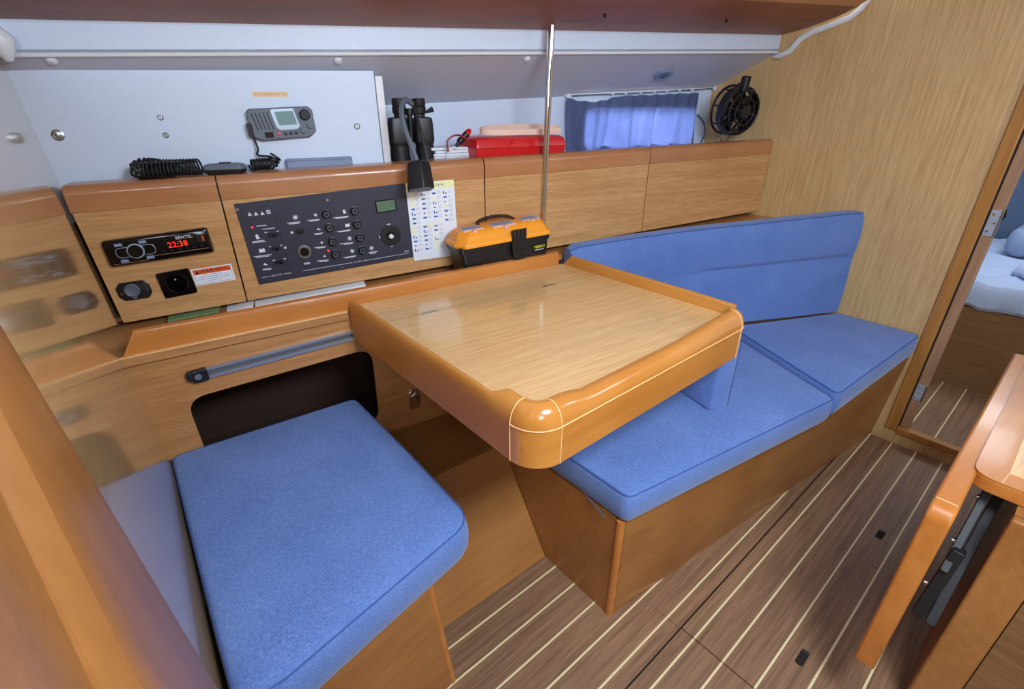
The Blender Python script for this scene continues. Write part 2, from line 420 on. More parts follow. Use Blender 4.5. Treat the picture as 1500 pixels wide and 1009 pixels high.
# ---- cabin roof and far side, out of view but lighting the room
mb = MB(); mb.box((-1.6, -1.95, 1.98), (XB, 0.78, 2.02)); struct(mb, 'ceiling', 'white')
mb = MB(); mb.box((-1.6, -1.99, -0.06), (XB, -1.95, 2.0)); struct(mb, 'wall_starboard', 'bulkhead')

# ---- forward bulkhead with doorway
DY, DZ0 = 0.270, 0.085   # door opening starts at y < DY, sill top
mb = MB()
mb.box((XB, DY+0.002, -0.02), (XB+0.03, 2.0, 2.1))
mb.box((XB, -0.62, -0.02), (XB+0.03, DY+0.002, DZ0-0.02))
mb.box((XB, -1.5, -0.02), (XB+0.03, -0.62, 2.1))
fwd = struct(mb, 'wall_forward', 'bulkhead')
dr = thing('door_1', None, None, (XB, 0, DZ0)); del_ = dr; dr['kind'] = 'structure'
MB().box((XB-0.012, DY, DZ0-0.02), (XB+0.001, DY+0.045, 2.05)).build('frame_post', 'frame', dr, bevel=0.004)
MB().box((XB-0.012, -0.60, DZ0-0.03), (XB+0.03, DY, DZ0)).build('sill', 'frame', dr, bevel=0.004)
MB().box((XB+0.012, DY-0.040, DZ0), (XB+0.05, DY-0.004, 2.05)).build('door_edge', 'jamb', dr, bevel=0.002)
MB().box((XB+0.006, DY-0.0038, DZ0), (XB+0.03, DY-0.0002, 2.05)).build('shadow_gap', 'gap', dr)
for (hx_, hy_, hh) in ((1447, 326, 0.050), (1341, 573, 0.040)):
    p = onx(hx_, hy_, XB+0.011)
    hg = MB().box((XB+0.009, DY-0.039, p.z-hh), (XB+0.012, DY-0.006, p.z+hh)).build('hinge_plate', 'silver', dr, bevel=0.001)
    MB().tube([(XB+0.009, DY-0.040, p.z-hh), (XB+0.009, DY-0.040, p.z+hh)], 0.004, 10).build('knuckle', 'steel', hg)
    for q, w_ in ((-0.65, 0.006), (0.0, -0.006), (0.65, 0.006)):
        F = Frame((XB+0.009, DY-0.022+w_, p.z+hh*q), (0, 1, 0), (0, 0, 1), (-1, 0, 0))
        MB().lathe([(0.005, 0), (0.004, 0.0012), (0.0, 0.0014)], F, 10).build('screw', 'chrome', hg)

# ---- forward cabin seen through the doorway
cf = MB().box((XB+0.031, -1.2, -0.05), (4.9, 1.2, -0.008)); cfloor = struct(cf, 'floor_cabin', 'gap')
cys = [1.1, 0.6, 0.45, 0.35, 0.25, 0.143, 0.04, -0.06, -0.16, -0.3, -1.1]
for i in range(len(cys)-1):
    MB().box((XB+0.14, cys[i+1]+SW, -0.008), (3.5, cys[i]-SW, 0)).build('plank', 'plank', cfloor)
for y in cys[2:-1]:
    MB().box((XB+0.14, y-SW, -0.008), (3.5, y+SW, 0.0004)).build('inlay_strip', 'strip', cfloor)
struct(MB().box((4.9, -1.3, -0.1), (4.95, 1.3, 2.1)), 'wall_cabin_end', 'bluebulk')
struct(MB().box((XB+0.14, 1.0, -0.1), (4.95, 1.05, 2.1)), 'wall_cabin_side', 'liner')
bed = thing('berth_base', 'dark brown panelled base of the berth in the forward cabin', 'bed', (3.9, 0.1, 0))
MB().box((3.5, -1.1, 0), (3.53, 0.98, 0.46)).build('front_panel', 'cabwood', bed)
MB().box((3.53, -1.1, 0.42), (4.88, 0.98, 0.455)).build('bed_board', 'cabwood', bed)
def soft(name, pts, rad, z0, z1, label, mat, cat, crown=0.03, amp=0.006, tilt=None):
    o2 = resample(rpoly(pts, rad, 8), 0.04)
    cx = sum(p[0] for p in o2)/len(o2); cy = sum(p[1] for p in o2)/len(o2)
    rs = []
    def wob(a, b, z): return V((a+amp*math.sin(b*37+z*20), b+amp*math.sin(a*31), z+amp*math.sin(a*23+b*29)+amp*0.6*math.sin(b*61-a*17)+(tilt(a, b) if tilt else 0)))
    h = z1-z0
    for d, z in ((0.02, z0), (0.0, z0+0.15*h), (-0.006, z0+0.5*h), (0.004, z0+0.85*h), (0.02, z1)):
        rs.append([wob(a, b, z) for a, b in inset(o2, d)])
    ip = inset(o2, 0.02)
    for f in (0.93, 0.85, 0.74, 0.6, 0.45, 0.3, 0.15, 0.04):
        rs.append([wob(cx+(a-cx)*f, cy+(b-cy)*f, z1+crown*(1-f**3)) for a, b in ip])
    o = MB().loft(rs).build(name, mat); return tag(o, label, cat)
soft('mattress', [(3.47, -1.05), (4.86, -1.05), (4.86, 0.95), (3.47, 0.95)], 0.06, 0.464, 0.60, 'pale blue sheeted mattress on the berth beyond the doorway', 'sheet', 'mattress', crown=0.01)
soft('duvet', [(3.62, -0.75), (4.02, -0.75), (3.98, 0.10), (3.80, 0.21), (3.64, 0.10)], 0.08, 0.606, 0.66, 'folded pale blue duvet lying on the mattress near its front edge', 'sheet', 'bedding', crown=0.025)
soft('pillow', [(4.22, -0.8), (4.62, -0.8), (4.62, 0.30), (4.22, 0.30)], 0.1, 0.62, 0.76, 'blue grey pillow at the back of the berth beyond the doorway', 'sheet2', 'pillow', crown=0.05)
_p = onx(1464, 316, XB+0.045); F = Frame(_p, (0, -1, 0), (0, 0, 1), (1, 0, 0))
tag(MB().tube([F.P(0, 0.03, 0), F.P(0.012, 0.02, 0), F.P(0.016, 0.0, 0), F.P(0.010, -0.018, 0), F.P(0.0, -0.02, 0)], 0.004, 8).build('coat_hook', 'blackgloss'), 'small black hook on the door edge beside the upper hinge', 'hook')

# ---- hull wall with window
def HP(x, n, z): return V((x, yl(x, 0.37), z)) - NL*n
wx0, wx1, wz0, wz1 = 1.86, 2.50, 1.27, 1.455
def zl(x): return 1.414+0.044*x       # lower edge of liner at hull wall
mb = MB()
def hull_piece(x0, x1, za, zb):
    mb.hexa([HP(x0, 0, za(x0)), HP(x1, 0, za(x1)), HP(x1, -0.03, za(x1)), HP(x0, -0.03, za(x0)), HP(x0, 0, zb(x0)), HP(x1, 0, zb(x1)), HP(x1, -0.03, zb(x1)), HP(x0, -0.03, zb(x0))])
lowz = lambda x: 0.3
hull_piece(-0.2, wx0, lowz, lambda x: zl(x)+0.02)
hull_piece(wx1, 2.72, lowz, lambda x: zl(x)+0.02)
hull_piece(wx0, wx1, lowz, lambda x: wz0)
hull_piece(wx0, wx1, lambda x: wz1, lambda x: zl(x)+0.02)
struct(mb, 'wall_hull', 'white')
HF = Frame(HP((wx0+wx1)/2, 0, (wz0+wz1)/2), UL, (0, 0, 1), -NL)
wn = thing('window_1', None, None, HF.P(0, -0.1, 0)); wn['kind'] = 'structure'
ww, wh = (wx1-wx0)/2*1.035, (wz1-wz0)/2
outer = rrect(-ww-0.02, -wh-0.02, ww+0.02, wh+0.02, 0.05, 6); inner = rrect(-ww+0.01, -wh+0.01, ww-0.01, wh-0.01, 0.04, 6)
MB().loft([[HF.P(a, b, 0.0) for a, b in outer], [HF.P(a, b, 0.010) for a, b in outer], [HF.P(a, b, 0.010) for a, b in inner], [HF.P(a, b, -0.03) for a, b in inner]], cap=False).build('window_frame', 'whiteplastic', wn)
MB().prism(inner, -0.022, -0.018, HF).build('pane', 'glass', wn)

# ---- liner under the side deck, batten and upper band
def bz(x): return 1.574+0.0375*x
def sz(x): return 1.651+0.034*x
def BP(x, n, z): return V((x, yl(x, 0.07), z)) - NL*n
mb = MB(); rg = []
for x in (-0.12, 0.6, 1.2, 1.8, 2.64):
    rg.append([BP(x, 0.0, bz(x)), HP(x, 0.0, zl(x)), HP(x, 0, zl(x)+0.012), BP(x, 0.0, bz(x)+0.012)])
mb.loft(rg); liner = struct(mb, 'ceiling_liner', 'liner')
mb = MB(); rg = []
for x in (-0.12, 0.6, 1.2, 1.8, 2.64):
    rg.append([BP(x, 0.004, bz(x)-0.004), BP(x, 0.006, bz(x)+0.004), BP(x, 0.0, bz(x)+0.006), BP(x, -0.004, bz(x)+0.0), BP(x, -0.004, bz(x)-0.006)])
mb.loft(rg); struct(mb, 'trim_2', 'whiteplastic')
mb = MB(); rg = []
for x in (-0.12, 0.6, 1.2, 1.8, 2.64):
    rg.append([BP(x, 0.0, bz(x)+0.004), BP(x, 0.0, sz(x)+0.03), BP(x, -0.02, sz(x)+0.03), BP(x, -0.02, bz(x)+0.013)])
mb.loft(rg); struct(mb, 'ceiling_upper_band', 'white')
# caps on the liner
lnrm = None
for (px_, py_) in ((75, 88), (495, 88), (772, 86), (1138, 79)):
    n_ = (HP(1, 0, zl(1))-BP(1, 0, bz(1))).cross(BP(2, 0, bz(2))-BP(1, 0, bz(1))).normalized()
    if n_.z > 0: n_ = -n_
    p = onpl(px_, py_, BP(1, 0, bz(1)), n_)
    F = Frame(p, UL, V((0, 1, 0)), n_)
    MB().lathe([(0.0, -0.001), (0.0125, -0.001), (0.0125, 0.004), (0.009, 0.008), (0.0, 0.009)], F, 16).build('screw_cap', 'whiteplastic', liner)
p = onpl(972, 108, BP(1, 0, bz(1)), n_)
F = Frame(p, V((1, -0.6, 0)), V((0, 0, 1)), n_)
spot = thing('ceiling_spotlight', 'small oval grey spotlight on the sloping liner above the curtain', 'light', p)
MB().lathe([(0.0, -0.001), (0.042, -0.001), (0.042, 0.006), (0.034, 0.012), (0.028, 0.010)], F, 24).build('bezel', 'bluegrey', spot)
MB().lathe([(0.0, 0.007), (0.028, 0.007), (0.022, 0.010), (0.0, 0.011)], F, 24).build('lens', 'greyplastic', spot)

# ---- overhead locker
ov = thing('overhead_locker', 'long brown wooden overhead locker running along the top of the photo', 'locker', (1.3, 1.3, 1.7))
rg = []
prof = [(0.0, 0.0), (0.12, 0.012), (0.25, 0.035), (0.33, 0.06)]
roll = [(0.36, 0.075), (0.382, 0.10), (0.392, 0.135), (0.395, 0.30)]
for x in (-0.25, 0.6, 1.2, 1.8, 2.40, 2.605):
    rg.append([BP(x, n, sz(x)+d) for n, d in prof]+[BP(x, n, sz(x)+d+0.02) for n, d in prof[::-1]])
MB().loft(rg).build('bottom_panel', 'overhead', ov)
rg = []
for x in (-0.25, 0.6, 1.2, 1.8, 2.40, 2.605):
    rg.append([BP(x, n, sz(x)+d) for n, d in [prof[-1]]+roll]+[BP(x, n-0.02, sz(x)+d+0.02) for n, d in ([prof[-1]]+roll)[::-1]])
MB().loft(rg).build('front_rail', 'trimtop', ov)
# white moulding on the bulkhead under the locker end
pts = [onx(*q, XB-0.012) for q in ((1132, 84), (1142, 82), (1158, 74), (1172, 57), (1190, 47), (1215, 38), (1245, 26), (1262, 12), (1275, -4))]
struct(MB().tube(pts, [0.004, 0.012, 0.014, 0.014, 0.012, 0.012, 0.012, 0.011, 0.011], 10), 'trim_3', 'whiteplastic')
pts = [onpl(*q, LP(0, -0.02, 0), NL) for q in ((-14, 50), (2, 62), (8, 78), (14, 90))]
struct(MB().tube(pts, [0.03, 0.03, 0.02, 0.008], 10), 'trim_4', 'whiteplastic')
for q in ((886, 22), (1064, 30), (55, 10)):
    p = onpl(*q, BP(1, 0.2, sz(1)+0.025), V((0, 0, 1)))
    z_ = sz(p.x)+0.02
    F = Frame(onz(q[0], q[1], z_), (1, 0, 0), (0, 1, 0), (0, 0, -1))
    MB().lathe([(0, -0.004), (0.005, -0.004), (0.005, 0.006), (0, 0.006)], F, 10).build('screw', 'gap', ov)
F = Frame(onz(888, 2, 1.775), UL, (0, 0, 1), -NL)
o = MB().prism(rpoly([(-0.03, -0.012), (0.028, -0.012), (0.03, 0.05), (-0.03, 0.05)], 0.004), 0, 0.004, F).build('paper_tag', 'sheet')
tag(o, 'blue and white scrap of paper hanging over the overhead locker edge', 'paper')

# ---- radio panel
def RP(x, n, z): return V((x, yl(x, 0.13), z)) - NL*n
mb = MB()
mb.hexa([RP(-0.14, 0, 1.20), RP(0.845, 0, 1.20), RP(0.845, -0.02, 1.20), RP(-0.14, -0.02, 1.20), RP(-0.14, 0, 1.54), RP(0.845, 0, 1.56), RP(0.845, -0.02, 1.56), RP(-0.14, -0.02, 1.54)])
rpan = thing('equipment_panel', 'flat white panel carrying the marine radio, above the left lockers', 'panel', RP(0.4, 0, 1.2))
mb.build('panel_board', 'white', rpan)
mb = MB(); mb.hexa([RP(0.847, 0.006, 1.20), RP(0.872, 0.006, 1.20), RP(0.872, -0.2, 1.20), RP(0.847, -0.2, 1.20), RP(0.847, 0.006, 1.545), RP(0.872, 0.006, 1.545), RP(0.872, -0.2, 1.545), RP(0.847, -0.2, 1.545)])
mb.build('end_board', 'whiteplastic', rpan, bevel=0.003)
RF = Frame(RP(0.4, 0, 1.4), UL, (0, 0, 1), -NL)
for (x, y, r) in ((85, 198, 0.015), (235, 172, 0.008), (243, 198, 0.008), (523, 185, 0.010)):
    a, b = RF.px(x, y); F = Frame(RF.P(a, b, 0), UL, (0, 0, 1), -NL)
    sc = MB().lathe([(0, -0.001), (r, -0.001), (r, 0.002), (r*0.7, 0.004), (r*0.68, 0.002), (r*0.3, 0.002), (0, 0.0045)], F, 16).build('screw', 'steel', rpan)

# ================================================================ LOCKERS
xs = [-0.062, 0.300, 1.143, 1.887, 2.605]
labs = ['locker front at the far left carrying the car stereo and sockets', 'long locker front carrying the dark switch panel',
        'oak veneer locker front behind the tool box and pole', 'oak veneer locker front nearest the forward bulkhead, below the curtain and fan']
lipz = lambda x: 1.189+0.020*x
lockers = []
for i in range(4):
    x0, x1 = xs[i]+0.0022, xs[i+1]-0.0022
    t = thing('locker', labs[i], 'locker', LP((x0+x1)/2, -0.1, zbot(x0)), 'lockers along the hull side'); lockers.append(t)
    xe = (lambda z: xwall(yl(-0.05), z)+0.008) if i == 0 else (lambda z: x0)
    MB().hexa([LP(xe(0.85), -0.016, zbot(x0)), LP(x1, -0.016, zbot(x1)), LP(x1, 0, zbot(x1)), LP(xe(0.85), 0, zbot(x0)),
               LP(xe(1.19), -0.016, lipz(x0)-0.001), LP(x1, -0.016, lipz(x1)-0.001), LP(x1, 0, lipz(x1)-0.001), LP(xe(1.19), 0, lipz(x0)-0.001)]).build('front_panel', 'locker', t, bevel=0.0008)
    def lip(x):
        a, b = lipz(x), ztop(x)
        pr = [(-0.03, a), (0.003, a)]
        for k in range(9):
            q = k/8*math.pi/2; pr.append((0.003-0.026*(1-math.cos(q)), b-0.026+0.026*math.sin(q)))
        rd = 0.095 if i < 2 else 0.045
        pr += [(-rd, b), (-rd, b-0.02), (-0.03, b-0.02)]
        return [LP(x, n, z) for n, z in pr]
    MB().loft([lip(xe(1.23)), lip(x1)]).build('top_rail', 'trimtop', t)
    dp = 0.125 if i < 1 else 0.36
    dr_ = 0.030 if i < 2 else 0.075
    def topb(x, d0, d1): return [LP(x, -d0, ztop(x)-dr_-0.012), LP(x, -d1, ztop(x)-dr_-0.012), LP(x, -d1, ztop(x)-dr_), LP(x, -d0, ztop(x)-dr_)]
    MB().loft([topb(x0, 0.035, dp), topb(x1, 0.035, dp)]).build('top_board', 'white', t)
    MB().hexa([LP(x0, -0.12, zbot(x0)), LP(x1, -0.12, zbot(x1)), LP(x1, -0.02, zbot(x1)), LP(x0, -0.02, zbot(x0)),
               LP(x0, -0.12, zbot(x0)+0.012), LP(x1, -0.12, zbot(x1)+0.012), LP(x1, -0.02, zbot(x1)+0.012), LP(x0, -0.02, zbot(x0)+0.012)]).build('bottom_board', 'wallwood', t)

# carrier behind the lockers (dark)
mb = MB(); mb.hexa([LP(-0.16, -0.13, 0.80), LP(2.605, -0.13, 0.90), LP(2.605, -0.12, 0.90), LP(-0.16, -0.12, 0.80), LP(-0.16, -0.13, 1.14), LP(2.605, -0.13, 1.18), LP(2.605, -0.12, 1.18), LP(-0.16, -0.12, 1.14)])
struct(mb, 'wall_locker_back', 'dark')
# shelf under the lockers
mb = MB(); rg = []
def shz(x): return zbot(x)-0.022
for x in (-0.14, 0.5, 1.0, 1.336):
    rg.append([V((x, yw(x)+0.012, shz(x)-0.02)), V((x, yl(x)+0.13, shz(x)-0.02)), V((x, yl(x)+0.13, shz(x))), V((x, yw(x)+0.012, shz(x)))])
mb.loft(rg)
rg = []
for x, yb in ((1.336, yw(1.336)), (1.40, 1.385), (1.62, 1.335), (1.80, 1.245), (1.95, 1.15), (2.10, 1.06), (2.40, 0.89), (2.605, 0.775)):
    rg.append([V((x, yb+0.012, shz(x)-0.02)), V((x, yl(x)+0.13, shz(x)-0.02)), V((x, yl(x)+0.13, shz(x))), V((x, yb+0.012, shz(x)))])
mb.loft(rg)
struct(mb, 'trim_5', 'wallwood')

# ================================================================ wall under the shelf with the opening
WFm = Frame((0, yw(0), 0), UW, (0, 0, 1), -NW)     # a along wall, b = z, c into room
op = [WFm.px(*q) for q in ((284, 640), (549, 566), (540, 512), (268, 583))]
x0_, x1_ = 0.045, 0.575
hole = rpoly([(0.045, 0.42), (0.575, 0.42), (0.583, 0.72), (0.04, 0.70)], 0.055, 6)
mb = MB()
outer = [(-0.14, 0.30), (1.37, 0.30), (1.37, 0.872), (-0.14, 0.866)]
def holed(outer, hole, c0, c1, F, mb):
    # bridge: split at x of hole extremes
    bm = bmesh.new()
    def mk(pts, c): return [bm.verts.new(F.P(a, b, c)) for a, b in pts]
    for c in (c1, c0):
        vo = mk(outer, c); vh = mk(hole, c)
        es = [bm.edges.new((vo[i], vo[(i+1) % len(vo)])) for i in range(len(vo))]+[bm.edges.new((vh[i], vh[(i+1) % len(vh)])) for i in range(len(vh))]
        bmesh.ops.triangle_fill(bm, edges=es, use_beauty=True)
    bm.verts.index_update(); base = len(mb.v)
    vs = list(bm.verts); idx = {v: i for i, v in enumerate(vs)}
    mb.v += [v.co.copy() for v in vs]; mb.f += [tuple(base+idx[v] for v in f.verts) for f in bm.faces]
    bm.free()
    for pts in (hole, outer):
        mb.loft([[F.P(a, b, c1) for a, b in pts], [F.P(a, b, c0) for a, b in pts]], cap=False)
    return mb
holed(outer, hole, -0.014, 0.0, WFm, mb)
sw = struct(mb, 'wall_side', 'wallwood')
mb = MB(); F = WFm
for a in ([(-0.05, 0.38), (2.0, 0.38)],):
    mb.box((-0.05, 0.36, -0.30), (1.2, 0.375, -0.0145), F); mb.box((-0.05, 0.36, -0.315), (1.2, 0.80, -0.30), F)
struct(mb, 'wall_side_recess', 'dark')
# fiddle along the shelf edge + pale capping + lower moulding
lipb = [0.876, 0.886]
def fid(x):
    zb_ = 0.868+0.004*x; zt_ = 0.931+0.002*x
    pr = [(-0.014, zb_), (0.006, zb_), (0.006, zt_-0.012), (0.003, zt_-0.003), (-0.004, zt_), (-0.014, zt_)]
    return [V((x, yw(x), z))-NW*n for n, z in pr]
fd = thing('shelf_fiddle', 'long varnished wooden fiddle edging the shelf below the lockers', 'rail', V((0.6, yw(0.6), 0.86)))
MB().loft([[V((-0.055, yw(0), z))-NW*n for n, z in ((-0.014, 0.868), (0.006, 0.868), (0.006, 0.872), (0.003, 0.873), (-0.004, 0.874), (-0.014, 0.874))], fid(-0.020), fid(1.35)]).build('rail_board', 'trim', fd)
def mold(x):
    pr = [(0.0, 0.842+0.004*x), (0.014, 0.842+0.004*x), (0.016, 0.866+0.004*x), (0.0, 0.8675+0.004*x)]
    return [V((x, yw(x), z))-NW*n for n, z in pr]
MB().loft([mold(-0.075), mold(0.516)]).build('lower_moulding', 'wallwood', fd)
def mold2(x):
    pr = [(0.007, 0.8665+0.004*x), (0.0165, 0.8665+0.004*x), (0.0165, 0.8695+0.004*x), (0.007, 0.8695+0.004*x)]
    return [V((x, yw(x), z))-NW*n for n, z in pr]
MB().loft([mold2(-0.075), mold2(0.516)]).build('edge_strip', 'line', fd)

# aluminium rail with black end stop
rl = thing('aluminium_track', 'silver aluminium track with black end stop above the seat opening', 'track', V((0.3, yw(0.3), 0.76)))
a0, b0 = WFm.px(302, 545); a1, b1 = WFm.px(520, 489)
TF = Frame(WFm.P(a0, b0, 0), WFm.P(a1+0.10, b1+0.004, 0)-WFm.P(a0, b0, 0), (0, 0, 1), -NW)
LT = (WFm.P(a1+0.10, b1, 0)-WFm.P(a0, b0, 0)).length
prc = [(-0.016, 0.0), (-0.016, 0.012), (-0.009, 0.012), (-0.007, 0.005), (0.007, 0.005), (0.009, 0.012), (0.016, 0.012), (0.016, 0.0)]
MB().loft([[TF.P(a, b, c) for b, c in prc] for a in (0.0, LT)]).build('track_body', 'alu', rl)
MB().box((0.0, -0.0068, 0.0052), (LT, 0.0068, 0.0062), TF).build('track_groove', 'aludark', rl)
es = MB().prism(rpoly([(-0.048, -0.004), (-0.03, -0.019), (0.004, -0.019), (0.004, 0.019), (-0.048, 0.017)], 0.008), 0.0, 0.018, TF).build('end_stop', 'black', rl, bevel=0.003)
MB().lathe([(0, 0.018), (0.009, 0.018), (0.009, 0.0205), (0.004, 0.021), (0, 0.019)], Frame(TF.P(-0.02, 0, 0), TF.u, TF.v, TF.n), 14).build('bolt', 'greyplastic', es)
Fh = Frame(TF.P(0.80*0.52, -0.0, 0.0055), TF.u, TF.v, TF.n)
MB().lathe([(0, 0.0008), (0.004, 0.0008), (0, 0.002)], Fh, 8).build('bolt', 'black', rl)

# latch under the table
a, b = WFm.px(607, 583); LF = Frame(WFm.P(a, b, 0), UW, (0, 0, 1), -NW)
lt = thing('chrome_latch', 'small chrome latch on the dark wall under the table', 'latch', WFm.P(a, b-0.04, 0))
MB().prism(rrect(-0.022, -0.045, 0.022, 0.04, 0.015), 0, 0.004, LF).build('plate', 'chrome', lt)
MB().tube([LF.P(-0.012, -0.02, 0.004), LF.P(-0.014, 0.02, 0.016), LF.P(0, 0.03, 0.02), LF.P(0.014, 0.02, 0.016), LF.P(0.012, -0.02, 0.004)], 0.004, 8).build('handle', 'chrome', lt)

# slanted hull panel at the floor
mb = MB(); X0, X1 = 0.392, 0.874
mb.hexa([(X0, 0.874, 0.004), (X1, 0.862, 0.004), (X1, 0.882, 0.0), (X0, 0.894, 0.0), (X0, 1.115, 0.362), (X1, 1.10, 0.362), (X1, 1.12, 0.352), (X0, 1.135, 0.352)])
mb.hexa([(X0, 1.115, 0.348), (X1, 1.10, 0.348), (X1, 1.44, 0.348), (X0, 1.50, 0.348), (X0, 1.115, 0.362), (X1, 1.10, 0.362), (X1, 1.44, 0.362), (X0, 1.50, 0.362)])
struct(mb, 'wall_footwell', 'base')

# ================================================================ LEFT SEAT
zs = 0.53
def oz(x, y, z=zs): p = onz(x, y, z); return (p.x, p.y)
sp = [oz(250, 660), oz(523, 581), oz(615, 680), oz(688, 768), oz(345, 1020), (-0.090, 0.60), oz(318, 960), oz(309, 880), oz(280, 770)]
sp[5] = (-0.068, 0.655); sp[4] = (0.02, 0.640)
sp = [(-0.040, 1.505), oz(520, 585), oz(600, 665), (0.492, 0.742), (0.02, 0.655), (-0.060, 0.655), oz(318, 930), oz(300, 860)]
cushion('seat_cushion', sp, [0.03, 0.03, 0.15, 0.075, 0.02, 0.03, 0.2, 0.2], 0.428, 0.536, 'large blue fabric cushion on the seat at the left, with one rounded corner', crown=0.01, bulge=0.008, group='blue upholstery cushions')
bs = thing('bench_base', 'light wooden base under the large left seat cushion', 'bench', (0.15, 1.0, 0))
MB().hexa([(-0.07, 0.672, 0.0), (0.385, 0.722, 0.0), (0.385, 0.738, 0.0), (-0.07, 0.688, 0.0), (-0.07, 0.685, 0.418), (0.352, 0.735, 0.418), (0.352, 0.75, 0.418), (-0.07, 0.70, 0.418)]).build('front_panel', 'base', bs)
MB().tube([(0.388, 0.728, 0.0), (0.356, 0.742, 0.415)], 0.009, 10).build('corner_post', 'trim', bs)
MB().hexa([(0.37, 0.738, 0.0), (0.385, 0.738, 0.0), (0.385, 1.45, 0.0), (0.37, 1.45, 0.0), (0.345, 0.75, 0.418), (0.358, 0.75, 0.418), (0.358, 1.45, 0.418), (0.345, 1.45, 0.418)]).build('side_panel', 'base', bs)
MB().prism([(-0.055, 0.72), (0.375, 0.765), (0.40, 1.44), (-0.05, 1.48)], 0.408, 0.424).build('seat_board', 'base', bs)

# ================================================================ SOFA
def fy(x): return 0.568-(x-0.876)*0.1225      # front line of the sofa base
sb = thing('sofa_base', 'brown veneered base of the long blue sofa at the right', 'bench', (1.6, 0.8, 0))
MB().hexa([(0.895, fy(0.895)+0.0, 0.0), (2.608, fy(2.6), 0.0), (2.608, fy(2.6)+0.02, 0.0), (0.895, fy(0.895)+0.02, 0.0),
           (0.895, fy(0.895)-0.0, 0.402), (2.608, fy(2.6)-0.03, 0.45), (2.608, fy(2.6)-0.01, 0.45), (0.895, fy(0.895)+0.02, 0.402)]).build('front_panel', 'base', sb)
MB().tube([(0.884, 0.576, 0.0), (0.884, 0.576, 0.402)], 0.0135, 14).build('corner_post', 'trim', sb)
MB().box((0.876, 0.584, 0.0), (0.892, 1.36, 0.402)).build('end_panel', 'base', sb)
MB().prism([(0.893, 0.60), (2.6, 0.385), (2.6, 0.75), (1.9, 1.2), (0.893, 1.36)], 0.385, 0.401).build('seat_board', 'base', sb)
MB().tube([onz(820, 692, 0.41), onz(850, 715, 0.408), onz(886, 757, 0.404)], 0.003, 6).build('edge_strip', 'alu', sb)

g = 'blue upholstery cushions'
cushion('seat_cushion', [(0.872, 0.553), (1.83, 0.385), (2.075, 0.905), (1.93, 1.005), (1.76, 1.10), (1.40, 1.26), (0.872, 1.30)], [0.03, 0.02, 0.01, 0.05, 0.05, 0.05, 0.03], 0.408, 0.508,
        'blue seat cushion at the near end of the sofa, partly under the table', crown=0.01, bulge=0.006, group=g)
cushion('seat_cushion', [(1.838, 0.380), (2.592, 0.318), (2.592, 0.645), (2.10, 0.912), (2.083, 0.895)], [0.02, 0.035, 0.02, 0.01, 0.01], 0.425, 0.527,
        'blue wedge shaped seat cushion at the far end of the sofa against the bulkhead', crown=0.006, bulge=0.006, group=g, tilt=lambda x, y: 0.028*max(0, (x-1.84)/0.75))
# backrest: swept profile with a crease
path = [(1.40, 1.285), (1.62, 1.205), (1.80, 1.105), (1.95, 1.010), (2.10, 0.925), (2.25, 0.838), (2.40, 0.750), (2.50, 0.692), (2.585, 0.640)]
tops = [0.945, 0.958, 0.975, 0.99, 0.998, 1.008, 1.018, 1.025, 1.028]
bots = [0.52, 0.52, 0.525, 0.53, 0.535, 0.54, 0.545, 0.55, 0.555]
def catmull(P, n=5):
    out = []
    for i in range(len(P)-1):
        p0 = P[max(i-1, 0)]; p1 = P[i]; p2 = P[i+1]; p3 = P[min(i+2, len(P)-1)]
        for k in range(n):
            t = k/n
            out.append(tuple(0.5*((2*b)+(-a+c)*t+(2*a-5*b+4*c-d)*t*t+(-a+3*b-3*c+d)*t**3) for a, b, c, d in zip(p0, p1, p2, p3)))
    out.append(tuple(P[-1])); return out
full = catmull([(a, b, c, d) for (a, b), c, d in zip(path, tops, bots)], 5)
bk = thing('backrest_cushion', 'long blue backrest cushion with a horizontal crease behind the sofa seat', 'cushion', (2.0, 1.05, 0.52), g)
TH = 0.085
rings = []; nF = len(full)
for k, (x, y, zt_, zb_) in enumerate(full):
    a = V(full[max(k-1, 0)][:2]); b = V(full[min(k+1, nF-1)][:2]); t = (b-a).normalized(); nn = V((t.y, -t.x))  # towards the room
    if nn.y > 0: nn = -nn
    e = min(1, min(k, nF-1-k)/1.5); e = 0.0 if k in (0, nF-1) else 1.0
    f_ = k/(nF-1); cr = max(0, min(1, (f_-0.30)/0.1))*max(0, min(1, (0.97-f_)/0.04))
    h = zt_-zb_; sm = 0.62*h+zb_-0.02
    lean = 0.03
    sh = 0.012*(1-e)
    pr = [(0.02+sh, zb_+sh), (-0.004+sh, zb_+0.012+sh), (-0.008+sh, zb_+0.12), (-0.002+sh, sm-0.03), (0.010*cr-0.002*(1-cr)+sh, sm-0.004), (0.012*cr-0.002*(1-cr)+sh, sm+0.002), (-0.006+sh, sm+0.022), (-0.012+sh, sm+0.09), (-0.004+sh, zt_-0.02-sh), (0.008+sh, zt_-0.004-sh), (0.02+sh, zt_-sh), (TH-0.02-sh, zt_-sh), (TH-sh, zt_-0.02-sh), (TH-sh, zb_+0.02+sh), (TH-0.02-sh, zb_+sh)]
    rings.append([V((x-nn.x*(d+lean*(z-zb_)), y-nn.y*(d+lean*(z-zb_)), z)) for d, z in pr])
MB().loft(rings).build('cover', 'blue', bk)
MB().tube([r[9] for r in rings], 0.0022, 6).build('piping', 'bluepipe', bk)
